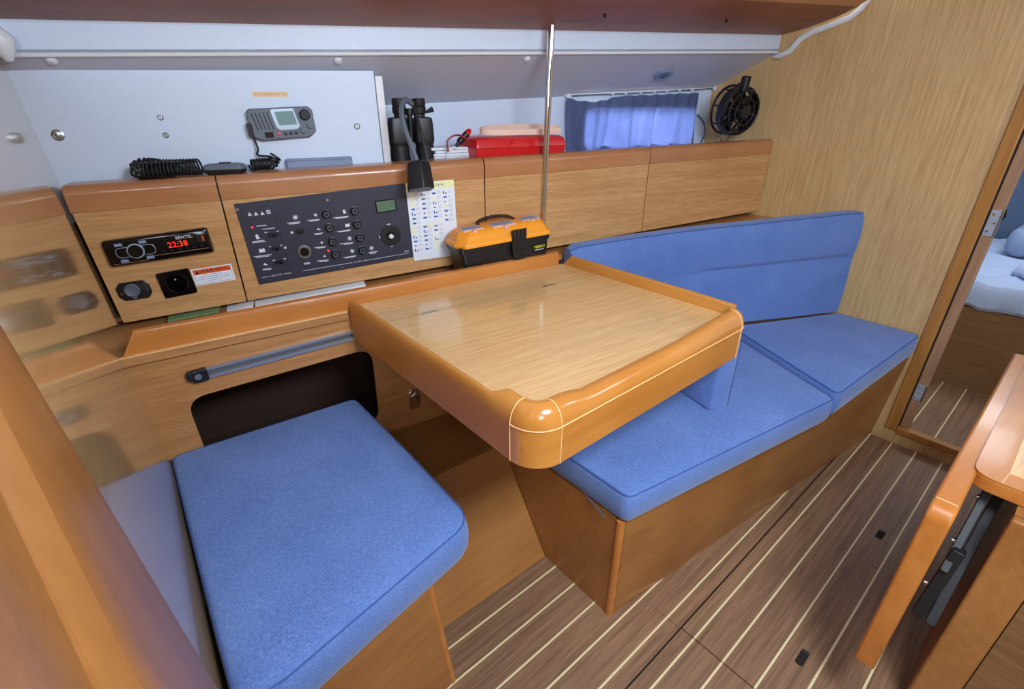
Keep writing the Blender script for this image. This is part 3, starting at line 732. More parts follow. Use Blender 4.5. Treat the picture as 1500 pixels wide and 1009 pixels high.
# bolster under the table edge
BF = Frame((1.40, 0.90, 0.513), (0.96, 0.28, 0), (0, 1, 0), None)
BF = Frame(V((1.395, 0.625, 0.515)), V((0.27, 1.0, 0)), V((0, 0, 1)), V((1, -0.27, 0)))
cushion('bolster_cushion', [(0.0, 0.0), (0.46, 0.0), (0.46, 0.30), (0.30, 0.335), (0.0, 0.25)], 0.02, 0.0, 0.09, 'upright blue bolster cushion standing on the sofa seat beneath the table edge', crown=0.006, bulge=0.003, group=g, F=BF)
# black cap behind the backrest
p = onpl(1133, 314, (0, yl(2.3)-0.12, 0), (0, 1, 0))
F = Frame((p.x, p.y, shz(p.x)), (1, -0.3, 0), (0.3, 1, 0))
hh = p.z-shz(p.x)+0.004
o = MB().lathe([(0, 0.002), (0.068, 0.002), (0.07, hh*0.7), (0.064, hh*0.92), (0.05, hh), (0, hh)], F, 28).build('round_case', 'black')
tag(o, 'round black object peeking over the backrest cushion on the shelf', 'case')

# ================================================================ TABLE
tb = thing('folding_table', 'varnished wooden table with raised rounded edges, in the middle of the photo', 'table', (0.95, 1.0, 0.79))
TZ = 0.885
XL_, XR_, YF = 0.520, 1.385, 0.553
R_ = 0.075
def ty(x): return yw(x)-0.008
XI0, XI1, YI = XL_+0.016, XR_-0.022, YF+0.048
hx = lambda x: ty(x)-0.185
# leaves
def leaf(name, ya, yb):
    q = [(XI0, ya(XI0)), (XI1, ya(XI1)), (XI1, yb(XI1)), (XI0, yb(XI0))]
    return MB().prism(q, TZ-0.02, TZ).build(name, 'tabletop', tb)
leaf('main_leaf', lambda x: YI, lambda x: hx(x)-0.0018)
leaf('back_leaf', lambda x: hx(x)+0.0018, lambda x: ty(x))
for (px_, py_) in ((629, 456), (803, 417)):
    p = onz(px_, py_, TZ); F = Frame((p.x, hx(p.x), TZ), UW, NW, (0, 0, 1))
    h_ = MB().prism(rrect(-0.026, -0.0055, 0.026, 0.0055, 0.002), 0.0001, 0.0016, F).build('hinge', 'steel', tb)
# rail sweep profile: (distance outward from inner edge, z)
ZB, ZS, ZT = 0.775, 0.868, 0.916
def prof_round(top, inn):
    pr = [(0.0, 0.0)]
    return pr
def ring_at(c, d, top=ZT, thick=0.048, lo=None, zb=ZB):
    # c: outer point (x,y) of rail, d: unit outward direction. profile goes outer bottom -> outer seam -> round -> inner
    lo = zb
    rr = top-ZS; pts = []
    pts.append((0, lo)); pts.append((0, ZS))
    for k in range(1, 8):
        q = k/7*math.pi/2
        pts.append((-(thick*0.72)*(1-math.cos(q)), ZS+rr*math.sin(q)))
    pts.append((-thick*0.9, top-0.002)); pts.append((-thick, top-0.008)); pts.append((-thick, TZ-0.022)); pts.append((-0.02, TZ-0.022)); pts.append((-0.02, lo))
    return [V((c[0]+d[0]*a, c[1]+d[1]*a, z)) for a, z in pts]
# front rail between corner blocks, with the shallow scoop
rg = []
for k in range(25):
    f_ = k/24; x = XL_+R_+(XR_-0.05-XL_-R_)*f_
    dip = 0.012*max(0, min(1, (f_-0.06)/0.06))*max(0, min(1, (0.93-f_)/0.30))
    rg.append(ring_at((x, YF), (0, -1), ZT-dip, 0.050-dip*0.3))
MB().loft(rg).build('front_rail', 'railx', tb)
def arc(cx, cy, r, a0, a1, n, top=ZT, thick=0.05):
    out = []
    for k in range(n+1):
        a = math.radians(a0+(a1-a0)*k/n); d = (math.cos(a), math.sin(a)); out.append(ring_at((cx+d[0]*r, cy+d[1]*r), d, top, thick))
    return out
MB().loft(arc(XL_+R_, YF+R_, R_, 180, 270, 12)).build('corner_block', 'railc', tb)
MB().loft(arc(XR_-0.05, YF+0.05, 0.05, 270, 360, 10, ZT, 0.046)).build('corner_block', 'railc', tb)
# left rail: tall by the corner, then a low double ledge
rg = []
YL1 = yw(XL_)-0.008
for k in range(61):
    f_ = k/60; y = YF+R_+(YL1-YF-R_)*f_
    s_ = max(0, min(1, (f_-0.06)/0.045)); s_ = s_*s_*(3-2*s_)
    top = ZT-0.006*0-(ZT-0.905)*s_; th = 0.046*(1-s_)+0.018*s_
    rr = ring_at((XL_, y), (-1, 0), top, th)
    if s_ > 0.5:
        rr = [V((min(p.x, XL_+0.018), p.y, p.z)) for p in rr]
    rg.append(rr)
MB().loft(rg).build('left_rail', 'rail', tb)
MB().box((XL_+0.018, YF+0.20, TZ-0.01), (XL_+0.028, YL1-0.02, TZ+0.008)).build('left_ledge', 'rail', tb, bevel=0.001)
# right rail
rg = []
YR1 = yw(XR_)-0.012
pr = lambda t: [(0, ZB), (0, TZ+t-0.004), (-0.005, TZ+t), (-0.018, TZ+t), (-0.022, TZ+t-0.004), (-0.022, ZB)]
for y, t in ((YF+0.05, 0.033), (YF+0.2, 0.036), (YR1-0.035, 0.038), (YR1, 0.004)):
    rg.append([V((XR_+a, y, z)) for a, z in pr(t)])
MB().loft(rg).build('right_rail', 'rail', tb)
# pale seams
def seam(pts, r=0.0013): MB().tube(pts, r, 6).build('inlay_line', 'line', tb)
seam([V((XL_+R_, YF-0.0006, ZS)), V((XR_-0.05, YF-0.0006, ZS))])
seam([V((XL_+R_+math.cos(math.radians(a))*(R_+0.0006), YF+R_+math.sin(math.radians(a))*(R_+0.0006), ZS)) for a in range(180, 271, 9)])
seam([V((XR_-0.05+math.cos(math.radians(a))*0.0506, YF+0.05+math.sin(math.radians(a))*0.0506, ZS)) for a in range(270, 361, 15)])
for cc, dd, n_ in (((XL_+R_, YF), (0, -1), 12), ((XL_, YF+R_), (-1, 0), 12), ((XR_-0.05, YF), (0, -1), 12)):
    r_ = ring_at(cc, dd)[:n_-2]; seam([p+V((dd[0], dd[1], 0.3))*0.0005 for p in r_])
# support under the table
MB().prism([(XI0, hx(XI0)-0.0018), (XI1, hx(XI1)-0.0018), (XI1, hx(XI1)+0.0018), (XI0, hx(XI0)+0.0018)], TZ-0.015, TZ-0.0008).build('joint_strip', 'gap', tb)
MB().prism([(XI0, hx(XI0)-0.02), (XI1, hx(XI1)-0.02), (XI1, hx(XI1)+0.02), (XI0, hx(XI0)+0.02)], TZ-0.026, TZ-0.021).build('joint_backing', 'gap', tb)
MB().box((0.60, 0.70, ZB+0.02), (1.34, 1.36, ZB+0.035)).build('underside_panel', 'base', tb)

# ================================================================ ITEMS ON THE LOCKER FACES
def dir_on_face(x0, x1, zf): return (LP(x1, 0, zf(x1))-LP(x0, 0, zf(x0)))
mid = lambda x: (zbot(x)+ztop(x))/2
# --- stereo
c = lpx(232, 361); u = lpx(300, 340)-lpx(162, 360)
u = dir_on_face(0, 0.3, lambda x: 1.03+0.03*x)
SF = Frame(c, u, (0, 0, 1), -NL)
W_, H_ = 0.094, 0.0265
a0, b0 = SF.px(148, 353); a1, b1 = SF.px(303, 332); a2, b2 = SF.px(315, 368); a3, b3 = SF.px(165, 390)
W_ = (a1-a0+a2-a3)/4; H_ = (b1-b2+b0-b3)/4; cc = ((a0+a1+a2+a3)/4, (b0+b1+b2+b3)/4)
SF = Frame(SF.P(*cc), SF.P((a1+a2)/2, (b1+b2)/2)-SF.P((a0+a3)/2, (b0+b3)/2), (0, 0, 1), -NL)
st = thing('car_stereo', 'black car stereo with a red clock display on the left locker', 'stereo', SF.P(0, -H_, 0))
MB().loft([[SF.P(a, b, c) for a, b in rrect(-W_*s, -H_*s2, W_*s, H_*s2, 0.008)] for s, s2, c in ((1, 1, -0.004), (1, 1, 0.010), (0.985, 0.93, 0.018), (0.96, 0.86, 0.0205))]).build('face', 'blackgloss', st)
Tq = 0.0212
sx = W_/0.094*1.0
dial = Frame(SF.P(-W_*0.44, 0.001, Tq), SF.u, SF.v, SF.n)
MB().lathe([(0, -0.002), (H_*0.56, -0.002), (H_*0.56, 0.004), (H_*0.50, 0.0045), (H_*0.48, 0.004)], dial, 28).build('dial_ring', 'silver', st)
MB().lathe([(0, 0.004), (H_*0.49, 0.004), (H_*0.45, 0.009), (0, 0.009)], dial, 28).build('dial_knob', 'blackgloss', st)
ol = rrect(-W_*0.80, -H_*0.36, -W_*0.08, H_*0.38, H_*0.36, 7)
MB().tube([SF.P(a, b, Tq) for a, b in ol], 0.0008, 6, loop=True).build('ring_outline', 'silver', st)
for (fx, fy_) in ((-0.70, 0.62), (-0.26, 0.62), (-0.70, -0.62), (-0.22, -0.60)):
    MB().prism(rpoly([(fx*W_-0.010, fy_*H_-0.004), (fx*W_+0.010, fy_*H_-0.004), (fx*W_+0.008, fy_*H_+0.0045), (fx*W_-0.010, fy_*H_+0.0045)], 0.002), Tq-0.001, Tq+0.0012, SF).build('button', 'bluegrey', st)
MB().prism([(-W_*0.92, -H_*0.80), (-W_*0.30, -H_*0.80), (-W_*0.18, -H_*0.55), (W_*0.92, -H_*0.55), (W_*0.92, -H_*0.51), (-W_*0.20, -H_*0.51), (-W_*0.32, -H_*0.76), (-W_*0.92, -H_*0.76)], Tq-0.001, Tq+0.0003, SF).build('chrome_line', 'chrome', st)
F = Frame(SF.P(W_*0.36, H_*0.08, Tq+0.0004), SF.u, SF.v, SF.n)
text_mb('22:38', H_*0.62, F).build('clock_digits', 'ledred', st)
F = Frame(SF.P(W_*0.52, H_*0.56, Tq+0.0004), SF.u, SF.v, SF.n)
text_mb('BENTEL', H_*0.34, F).build('lettering', 'print', st)
MB().box((W_*0.86, H_*0.05, Tq), (W_*0.885, H_*0.5, Tq+0.0006), SF).build('usb_mark', 'orangeprint', st)
MB().box((W_*0.75, H_*0.02, Tq), (W_*0.90, H_*0.6, Tq+0.0003), SF).build('usb_cover', 'black', st)
for k in range(6): MB().box((W_*(0.02+k*0.15), -H_*0.36, Tq), (W_*(0.10+k*0.15), -H_*0.24, Tq+0.0008), SF).build('button', 'black', st)

def face_frame(q0, q1, q2, q3):   # corners TL, TR, BR, BL in px -> frame + half sizes
    P = [lpx(*q) for q in (q0, q1, q2, q3)]
    c = (P[0]+P[1]+P[2]+P[3])/4; u = (P[1]+P[2]-P[0]-P[3])/2; F = Frame(c, u, (0, 0, 1), -NL)
    return F, u.length/2, ((P[0]+P[1]-P[2]-P[3])/2).dot(F.v)/2
# --- 12 V socket (grey round cap)
F, w2, h2 = face_frame((166, 416), (216, 409), (226, 434), (178, 442))
s1 = thing('power_socket', 'small black 12 volt socket plate with a grey round cap', 'socket', F.P(0, -h2, 0))
MB().loft([[F.P(a, b, c) for a, b in rpoly([(-w2*s, -h2*0.45*s), (-w2*0.72*s, -h2*s), (w2*0.72*s, -h2*s), (w2*s, -h2*0.45*s), (w2*s, h2*0.45*s), (w2*0.72*s, h2*s), (-w2*0.72*s, h2*s), (-w2*s, h2*0.45*s)], 0.004)] for s, c in ((1, -0.001), (1, 0.003), (0.95, 0.0045))]).build('plate', 'black', s1)
cf_ = Frame(F.P(-w2*0.08, h2*0.1, 0.0045), F.u, F.v, F.n)
MB().lathe([(0, -0.001), (h2*0.72, -0.001), (h2*0.72, 0.005), (h2*0.62, 0.008), (h2*0.52, 0.0065), (0, 0.0065)], cf_, 24).build('cap', 'greyplastic', s1)
MB().prism(rrect(-0.005, -h2*0.95, 0.005, -h2*0.6, 0.003), 0.0, 0.004, cf_).build('cap_tab', 'greyplastic', s1)
for q in (-0.76, 0.80):
    MB().lathe([(0, 0.0), (0.003, 0), (0.0025, 0.0012), (0, 0.0014)], Frame(F.P(q*w2, -h2*0.1+q*0.002, 0.0045), F.u, F.v, F.n), 10).build('screw', 'steel', s1)
# --- mains socket
F, w2, h2 = face_frame((229, 400), (278, 392), (288, 427), (242, 437))
s2 = thing('mains_socket', 'glossy black mains socket with round well beside the warning sticker', 'socket', F.P(0, -h2, 0))
sq = rrect(-w2, -h2, w2, h2, 0.007)
rw = min(w2, h2)*0.68
circ = [(math.cos(k/24*2*math.pi)*rw, math.sin(k/24*2*math.pi)*rw) for k in range(24)]
mbx = MB(); holed([F_ for F_ in sq], circ, -0.001, 0.007, F, mbx); mbx.build('plate', 'blackgloss', s2)
MB().lathe([(rw, 0.0072), (rw*1.06, 0.009), (rw*1.12, 0.0072)], F, 24).build('well_ring', 'blackgloss', s2)
MB().lathe([(0, 0.0), (rw, 0.0), (rw, 0.001), (0, 0.001)], F, 24).build('well', 'black', s2)
MB().lathe([(0, 0.001), (0.0028, 0.001), (0.0028, 0.008), (0, 0.0095)], Frame(F.P(0, rw*0.45, 0), F.u, F.v, F.n), 10).build('earth_pin', 'steel', s2)
for q in (-1, 1): MB().lathe([(0.003, 0.001), (0.003, 0.003), (0.0015, 0.003), (0.0015, 0.001)], Frame(F.P(q*rw*0.45, -rw*0.1, 0), F.u, F.v, F.n), 10).build('pin_hole', 'gap', s2)
# --- warning sticker
F, w2, h2 = face_frame((279, 395), (338, 386), (346, 409), (287, 419))
ws = thing('warning_sticker', 'white sticker headed WARNING in an orange band', 'sticker', F.P(0, -h2, 0))
MB().box((-w2, -h2, 0), (w2, h2, 0.0006), F).build('sheet', 'paper', ws)
MB().box((-w2*0.92, h2*0.28, 0.0006), (w2*0.92, h2*0.86, 0.0009), F).build('header', 'orangeprint', ws)
text_mb('WARNING', h2*0.60, Frame(F.P(w2*0.12, h2*0.57, 0.001), F.u, F.v, F.n), wide=1.12).build('lettering', 'blackink', ws)
MB().prism([(-w2*0.84, h2*0.36), (-w2*0.64, h2*0.36), (-w2*0.74, h2*0.78)], 0.0009, 0.0011, F).build('triangle_mark', 'blackink', ws)
mb = MB()
random.seed(3)
for k, (a, b) in enumerate(((-0.45, 0.45), (-0.72, 0.72), (-0.80, 0.80), (-0.35, 0.35))):
    z = 0.12-0.24*k; x = a
    while x < b:
        l = random.uniform(0.05, 0.15); mb.box((w2*x, h2*(z-0.035), 0.0006), (w2*min(b, x+l), h2*(z+0.035), 0.0008), F); x += l+0.03
mb.build('small_print', 'greyprint', ws, kind='stuff')
MB().tube([F.P(a*w2*0.9, b*h2*0.86, 0.0007) for a, b in ((-1, 0.3), (-1, -1), (1, -1), (1, 0.3))], 0.0005, 4).build('border_line', 'blueink', ws)

# --- switch panel
F, w2, h2 = face_frame((343, 302), (593, 265), (608, 378), (379, 414))
PF = F
sp_ = thing('switch_panel', 'dark blue electrical switch panel with round breakers and a small screen', 'switch panel', F.P(0, -h2, 0))
MB().box((-w2, -h2, -0.001), (w2, h2, 0.0035), F).build('face_plate', 'panel', sp_, bevel=0.0008)
def loc(x, y, c=0.0035):
    a, b = PF.px(x, y, c); G = Frame(PF.P(a, b, c), PF.u, PF.v, PF.n); G.k = 1.45; return G
def cpx(x, y):   # crop of [340,280,620,420] at 1500x750
    return 340+x*280/1500, 280+y*140/750
for (x, y) in ((738, 178), (762, 284), (786, 391), (809, 490), (958, 152), (979, 259), (1000, 361), (1019, 460)):
    G = loc(*cpx(x, y))
    bt = MB().lathe([(0.0, -0.001), (0.0105, -0.001), (0.0105, 0.003), (0.0088, 0.0035), (0.0086, 0.010), (0.007, 0.0115), (0, 0.0115)], G, 20).build('breaker_button', 'black', sp_)
    MB().lathe([(0.0040, 0.0114), (0.0052, 0.0122), (0.0062, 0.0114)], G, 16).build('button_ring', 'greyplastic', bt)
for (x, y) in ((320, 340), (343, 447), (372, 553), (530, 315)):
    G = loc(*cpx(x, y))
    tg = MB().prism(rrect(-0.010, -0.004, 0.010, 0.004, 0.003), -0.001, 0.003, G).build('toggle_switch', 'black', sp_)
    MB().tube([G.P(0, 0, 0.002), G.P(0.004, -0.001, 0.012)], [0.0022, 0.003], 8).build('lever', 'blackgloss', tg)
G = loc(*cpx(568, 474))
MB().lathe([(0.0, -0.001), (0.0155, -0.001), (0.0155, 0.002), (0.013, 0.004), (0.0105, 0.004), (0.010, 0.0005), (0.0, 0.0005)], G, 28).build('lighter_socket', 'steel', sp_)
MB().lathe([(0, 0.0006), (0.0098, 0.0006), (0.0098, 0.0028), (0.004, 0.0028), (0.003, 0.001), (0, 0.001)], G, 20).build('socket_well', 'blackgloss', sp_)
a, b = PF.px(*cpx(1206, 114)); G = loc(*cpx(1206, 114))
MB().prism(rrect(-0.0245, -0.0145, 0.0245, 0.0145, 0.002), -0.001, 0.0025, G).build('screen_bezel', 'blackgloss', sp_)
MB().prism(rrect(-0.022, -0.012, 0.022, 0.012, 0.001), 0.0024, 0.003, G).build('screen', 'lcdgreen', sp_)
G = loc(*cpx(1243, 348))
MB().lathe([(0, -0.0005), (0.026, -0.0005), (0.026, 0.0006), (0, 0.0006)], G, 32).build('joystick_disc', 'black', sp_)
MB().lathe([(0, 0), (0.011, 0), (0.010, 0.003), (0.006, 0.004), (0, 0.004)], G, 20).build('joystick_boot', 'blackgloss', sp_)
MB().lathe([(0, 0.003), (0.003, 0.003), (0.006, 0.008), (0.0058, 0.012), (0.003, 0.0145), (0, 0.015)], G, 16).build('joystick_knob', 'whiteplastic', sp_)
for (x, y, r) in ((158, 284, 0.0024), (755, 467, 0.0026)):
    G = loc(*cpx(x, y)); MB().lathe([(0, 0), (r, 0), (r*0.8, 0.0015), (0, 0.002)], G, 10).build('indicator_light', 'ledred', sp_)
for (x, y) in ((748, 70), (862, 600), (42, 145)):
    G = loc(*cpx(x, y)); MB().lathe([(0, 0), (0.0035, 0), (0.003, 0.0012), (0, 0.0015)], G, 10).build('screw', 'steel', sp_)
# printed pictograms, each its own small mark
def mark(kind, x, y, s=0.0045):
    G = loc(*cpx(x, y), 0.00352); mb = MB(); e = 0.0004
    if kind == 'tri': mb.prism([(-s, -s*0.8), (s, -s*0.8), (0, s)], 0, e, G)
    elif kind == 'sun':
        mb.lathe([(s*0.35, 0), (s*0.35, e), (s*0.6, e), (s*0.6, 0)], G, 14)
        for k in range(8):
            q = k*math.pi/4; H = Frame(G.P(math.cos(q)*s*0.85, math.sin(q)*s*0.85, 0), G.u*math.cos(q)+G.v*math.sin(q), G.v*math.cos(q)-G.u*math.sin(q), G.n); H.k = 1.4; mb.box((-s*0.2, -s*0.09, 0), (s*0.2, s*0.09, e), H)
    elif kind == 'sq':
        mb.box((-s, -s, 0), (s, -s*0.6, e), G); mb.box((-s, s*0.6, 0), (s, s, e), G); mb.box((-s, -s, 0), (-s*0.6, s, e), G); mb.box((s*0.6, -s, 0), (s, s, e), G); mb.box((-s*0.3, -s*0.3, 0), (s*0.3, s*0.3, e), G)
    elif kind == 'cross': mb.prism([(-s, 0), (-s*0.3, s*0.3), (0, s), (s*0.3, s*0.3), (s, 0), (s*0.3, -s*0.3), (0, -s), (-s*0.3, -s*0.3)], 0, e, G)
    elif kind == 'book': mb.prism([(-s*0.6, -s), (s*0.4, -s), (s*0.4, -s*0.6), (s, -s), (s*0.8, -s*0.4), (s*0.5, 0), (s*0.5, s), (-s*0.6, s)], 0, e, G)
    elif kind == 'bat': mb.box((-s, -s*0.7, 0), (s, s*0.5, e), G); mb.box((-s*0.8, s*0.5, 0), (-s*0.4, s*0.8, e), G); mb.box((s*0.4, s*0.5, 0), (s*0.8, s*0.8, e), G)
    elif kind == 'wave': mb.prism([(-s, -s*0.3), (-s*0.3, s*0.6), (s*0.2, 0), (s, -s*0.5), (s*0.6, -s*0.7), (0, -s*0.5)], 0, e, G)
    elif kind == 'circ': mb.lathe([(s*0.7, 0), (s*0.7, e), (s, e), (s, 0)], G, 14)
    mb.build('pictogram', 'print', sp_)
for k, x in enumerate((137, 187, 237)): mark('tri', x, 180-(k*3), 0.0042)
mark('sq', 285, 162, 0.004)
for a in (('book', 198, 358, .005), ('bat', 235, 465, .006), ('wave', 262, 572, .005), ('sun', 497, 205, .006), ('cross', 655, 186, .0048), ('wave', 680, 297, .0045),
          ('cross', 704, 403, .0042), ('tri', 725, 507, .003), ('book', 880, 160, .0045), ('bat', 905, 267, .005), ('sun', 922, 370, .0055), ('sun', 943, 469, .0055), ('sun', 1094, 446, .0055),
          ('sq', 1230, 268, .004), ('bat', 1167, 360, .004), ('book', 1314, 339, .004), ('circ', 1254, 428, .003), ('circ', 417, 443, .003), ('circ', 470, 325, .003)): mark(*a)
mb = MB(); random.seed(5)
def bars(x0, y0, x1, y1, n=1, th=0.0013):
    A = loc(*cpx(x0, y0), 0.00352); Bp = loc(*cpx(x1, y1), 0.00352)
    d = Bp.o-A.o; H = Frame(A.o, d, A.v, A.n); L = d.length; x = 0
    while x < L:
        l = random.uniform(0.0015, 0.005); mb.box((x, -th, 0), (min(L, x+l), th, 0.0003), H); x += l+0.0008
for a in ((192, 274, 270, 268), (238, 299, 335, 288), (158, 406, 265, 392), (158, 398, 250, 385), (170, 515, 312, 496), (190, 520, 290, 508), (242, 612, 310, 605), (245, 618, 305, 613),
          (432, 250, 535, 240), (445, 258, 530, 250), (592, 230, 688, 220), (610, 236, 680, 228), (645, 335, 712, 327), (655, 340, 700, 335), (648, 443, 738, 434), (665, 448, 730, 440), (668, 548, 760, 538), (690, 553, 755, 546),
          (797, 210, 915, 196), (815, 214, 905, 203), (825, 318, 932, 302), (840, 320, 925, 308), (845, 414, 953, 402), (880, 418, 945, 408), (875, 522, 973, 505), (890, 524, 965, 512), (1072, 482, 1143, 472), (1082, 490, 1130, 484), (563, 565, 612, 560), (565, 573, 612, 568), (1352, 472, 1390, 468),
          (255, 325, 275, 322), (345, 315, 368, 312), (290, 436, 308, 433), (375, 426, 396, 423), (318, 544, 340, 541), (402, 532, 424, 529)): bars(*a)
mb.build('small_print', 'print', sp_, kind='stuff')
def rule(x0, y0, x1, y1, th=0.0006):
    A = loc(*cpx(x0, y0), 0.00352); Bp = loc(*cpx(x1, y1), 0.00352); H = Frame(A.o, Bp.o-A.o, A.v, A.n)
    MB().box((0, -th, 0), ((Bp.o-A.o).length, th, 0.0003), H).build('printed_rule', 'print', sp_)
rule(556, 625, 945, 560); rule(1025, 547, 1392, 484); rule(232, 678, 298, 668); rule(402, 650, 466, 641)
def ptext(body, x, y, s):
    G = loc(*cpx(x, y), 0.0038); text_mb(body, s, G, 0.0001).build('lettering', 'print', sp_)
ptext('230 V AC', 350, 659, 0.0058); ptext('12 V DC', 985, 553, 0.0052)
G = loc(*cpx(395, 400)); MB().box((-0.0003, -0.070, -0.0002), (0.0003, 0.062, 0.0003), G).build('panel_joint', 'gap', sp_)

# --- chart card with symbols
F, w2, h2 = face_frame((592, 268), (663, 263), (672, 372), (607, 382))
ck = thing('symbol_chart', 'white laminated card of small blue and yellow chart symbols on the locker', 'card', F.P(0, -h2, 0.006))
CF = Frame(F.P(0, 0, 0.005), F.u, F.v, F.n)
MB().box((-w2, -h2, 0), (w2, h2, 0.0012), CF).build('card', 'paper', ck)
MB().box((-w2*0.99, h2*0.82, 0.0012), (w2*0.99, h2*0.99, 0.0014), CF).build('header_band', 'paleyellow', ck)
text_mb('Signals', h2*0.09, Frame(CF.P(w2*0.4, h2*0.91, 0.0015), CF.u, CF.v, CF.n)).build('lettering', 'blueink', ck)
random.seed(11)
mbs = {'blueink': MB(), 'paleyellow': MB(), 'blackink': MB(), 'greyprint': MB()}
for col in range(4):
    for row in range(13):
        if col in (1, 2) and row == 6: continue
        if col == 3 and row > 6: continue
        x = -0.80+col*0.46+(0.0 if row < 7 else -0.04); z = 0.70-row*0.118
        kk = random.random(); s = 0.075
        if kk < 0.42: mbs['blueink'].box((w2*(x-s), h2*(z-0.022), 0.0012), (w2*(x+s), h2*(z+0.022), 0.0014), CF)
        elif kk < 0.7: mbs['paleyellow'].box((w2*(x-s), h2*(z-0.035), 0.0012), (w2*(x+s), h2*(z+0.035), 0.0014), CF)
        elif kk < 0.85: mbs['blackink'].box((w2*(x-s*0.6), h2*(z-0.016), 0.0012), (w2*(x+s*0.2), h2*(z+0.016), 0.0014), CF)
        else: mbs['blueink'].box((w2*(x-s), h2*(z-0.04), 0.0012), (w2*(x-s*0.4), h2*(z+0.04), 0.0014), CF); mbs['blueink'].box((w2*(x+s*0.2), h2*(z-0.04), 0.0012), (w2*(x+s), h2*(z+0.0), 0.0014), CF)
        for q in range(3): mbs['greyprint'].box((w2*(x+0.12), h2*(z+0.028-q*0.026), 0.0012), (w2*(x+0.12+random.uniform(0.1, 0.2)), h2*(z+0.034-q*0.026), 0.0013), CF)
for k, nm in (('blueink', 'blue_symbols'), ('paleyellow', 'yellow_symbols'), ('blackink', 'black_symbols'), ('greyprint', 'small_print')):
    mbs[k].build(nm, k, ck, kind='stuff')
text_mb('ERGO', h2*0.13, Frame(CF.P(w2*0.0, -h2*0.09, 0.0015), CF.u, CF.v, CF.n)).build('lettering', 'paleyellow', ck)

# --- papers in the slot below the lockers
def paper(q0, q1, th, mat, label, n=0.03, cat='papers', name='paper_stack', dz=0.0, depth=0.1):
    P0 = lpx(*q0, n); P1 = lpx(*q1, n); z0 = max(P0.z, shz(P0.x)+0.002); z1 = max(P1.z, shz(P1.x)+0.002)
    A = V((P0.x, P0.y, z0)); B = V((P1.x, P1.y, z1)); H = Frame(A, B-A, (0, 0, 1), -NL); L = (B-A).length
    mb = MB().prism([(0.0, -depth), (L, -depth), (L-0.004, 0), (0.004, 0.0)], 0, th, Frame(A+V((0, 0, 0)), H.u, H.n))
    return tag(mb.build(name, mat), label, cat)
paper((372, 449), (537, 416), 0.010, 'paper', 'stack of white papers pushed under the switch panel locker', n=0.035)
paper((330, 458), (372, 447), 0.005, 'paper', 'thin white sheet sticking out under the left locker', n=0.03, name='paper_sheet')
paper((243, 470), (322, 455), 0.006, 'greenpaper', 'green booklet under the left locker below the stereo', n=0.03, name='booklet', cat='booklet')

# ================================================================ THINGS ON THE LOCKER TOP
def rpx(x, y, n=0.0): return onpl(x, y, RP(0, n, 0), NL)
# --- marine radio
P = [rpx(*q, 0.01) for q in ((359, 157), (452, 153), (468, 198), (370, 205))]
c = (P[0]+P[1]+P[2]+P[3])/4; u = (P[1]+P[2]-P[0]-P[3])/2; F = Frame(RF.P(*RF.px(413, 180)), u, (0, 0, 1), -NL)
w2 = u.length/2; h2 = 0.046
h2 = ((P[0]+P[1]-P[2]-P[3])/2).dot(F.v)/2
vr = thing('marine_radio', 'grey marine radio with screen and knobs on the white panel', 'radio', F.P(0, -h2, 0))
MB().loft([[F.P(a*s, b*s2-0.0015, c) for a, b in rpoly([(-w2, -h2*0.72), (-w2*0.72, -h2), (w2*0.80, -h2*0.94), (w2, -h2*0.6), (w2*1.0, h2*0.78), (w2*0.86, h2), (-w2*0.9, h2), (-w2, h2*0.8)], 0.012)] for s, s2, c in ((0.97, 0.97, 0.0005), (1, 1, 0.006), (1, 1, 0.020), (0.96, 0.92, 0.028))]).build('body', 'greyplastic', vr)
K = 0.0285
bz_ = rpoly([(-w2*0.28, h2*0.88), (w2*0.42, h2*0.88), (w2*0.52, -h2*0.25), (w2*0.40, -h2*0.42), (-w2*0.10, -h2*0.42), (-w2*0.20, -h2*0.25)], 0.006)
MB().prism(bz_, K-0.001, K+0.0015, F).build('screen_bezel', 'silver', vr)
MB().prism(rpoly([(-w2*0.17, h2*0.72), (w2*0.40, h2*0.72), (w2*0.45, -h2*0.13), (-w2*0.10, -h2*0.13)], 0.002), K+0.0014, K+0.002, F).build('screen', 'lcd', vr)
for k in range(5):
    x = -w2*(0.86-0.115*k); MB().prism([(x, h2*0.72), (x+0.003, h2*0.72), (x+0.011, -h2*0.35), (x+0.008, -h2*0.35)], K-0.002, K+0.0006, F).build('speaker_slot', 'rubber', vr)
MB().lathe([(0, -0.001), (0.0165, -0.001), (0.0155, 0.014), (0.013, 0.016), (0, 0.016)], Frame(F.P(w2*0.74, h2*0.44, K), F.u, F.v, F.n), 24).build('volume_knob', 'rubber', vr)
MB().lathe([(0, -0.001), (0.0095, -0.001), (0.009, 0.010), (0, 0.011)], Frame(F.P(w2*0.84, -h2*0.25, K), F.u, F.v, F.n), 18).build('squelch_knob', 'greyplastic', vr)
MB().lathe([(0, -0.001), (0.0095, -0.001), (0.009, 0.007), (0, 0.008)], Frame(F.P(w2*0.60, -h2*0.54, K), F.u, F.v, F.n), 18).build('channel_knob', 'greyplastic', vr)
for k, (x, m_) in enumerate(((-0.17, 'redpaint'), (0.03, 'black'), (0.20, 'black'), (0.37, 'black'))):
    MB().lathe([(0, -0.001), (0.0062, -0.001), (0.0058, 0.002), (0, 0.0028)], Frame(F.P(w2*x, -h2*0.64, K), F.u, F.v, F.n), 14).build('button', m_, vr)
MB().prism(rrect(-w2*0.60, -h2*0.86, -w2*0.34, -h2*0.50, 0.001), K-0.002, K+0.0012, F).build('distress_cover', 'dark', vr)
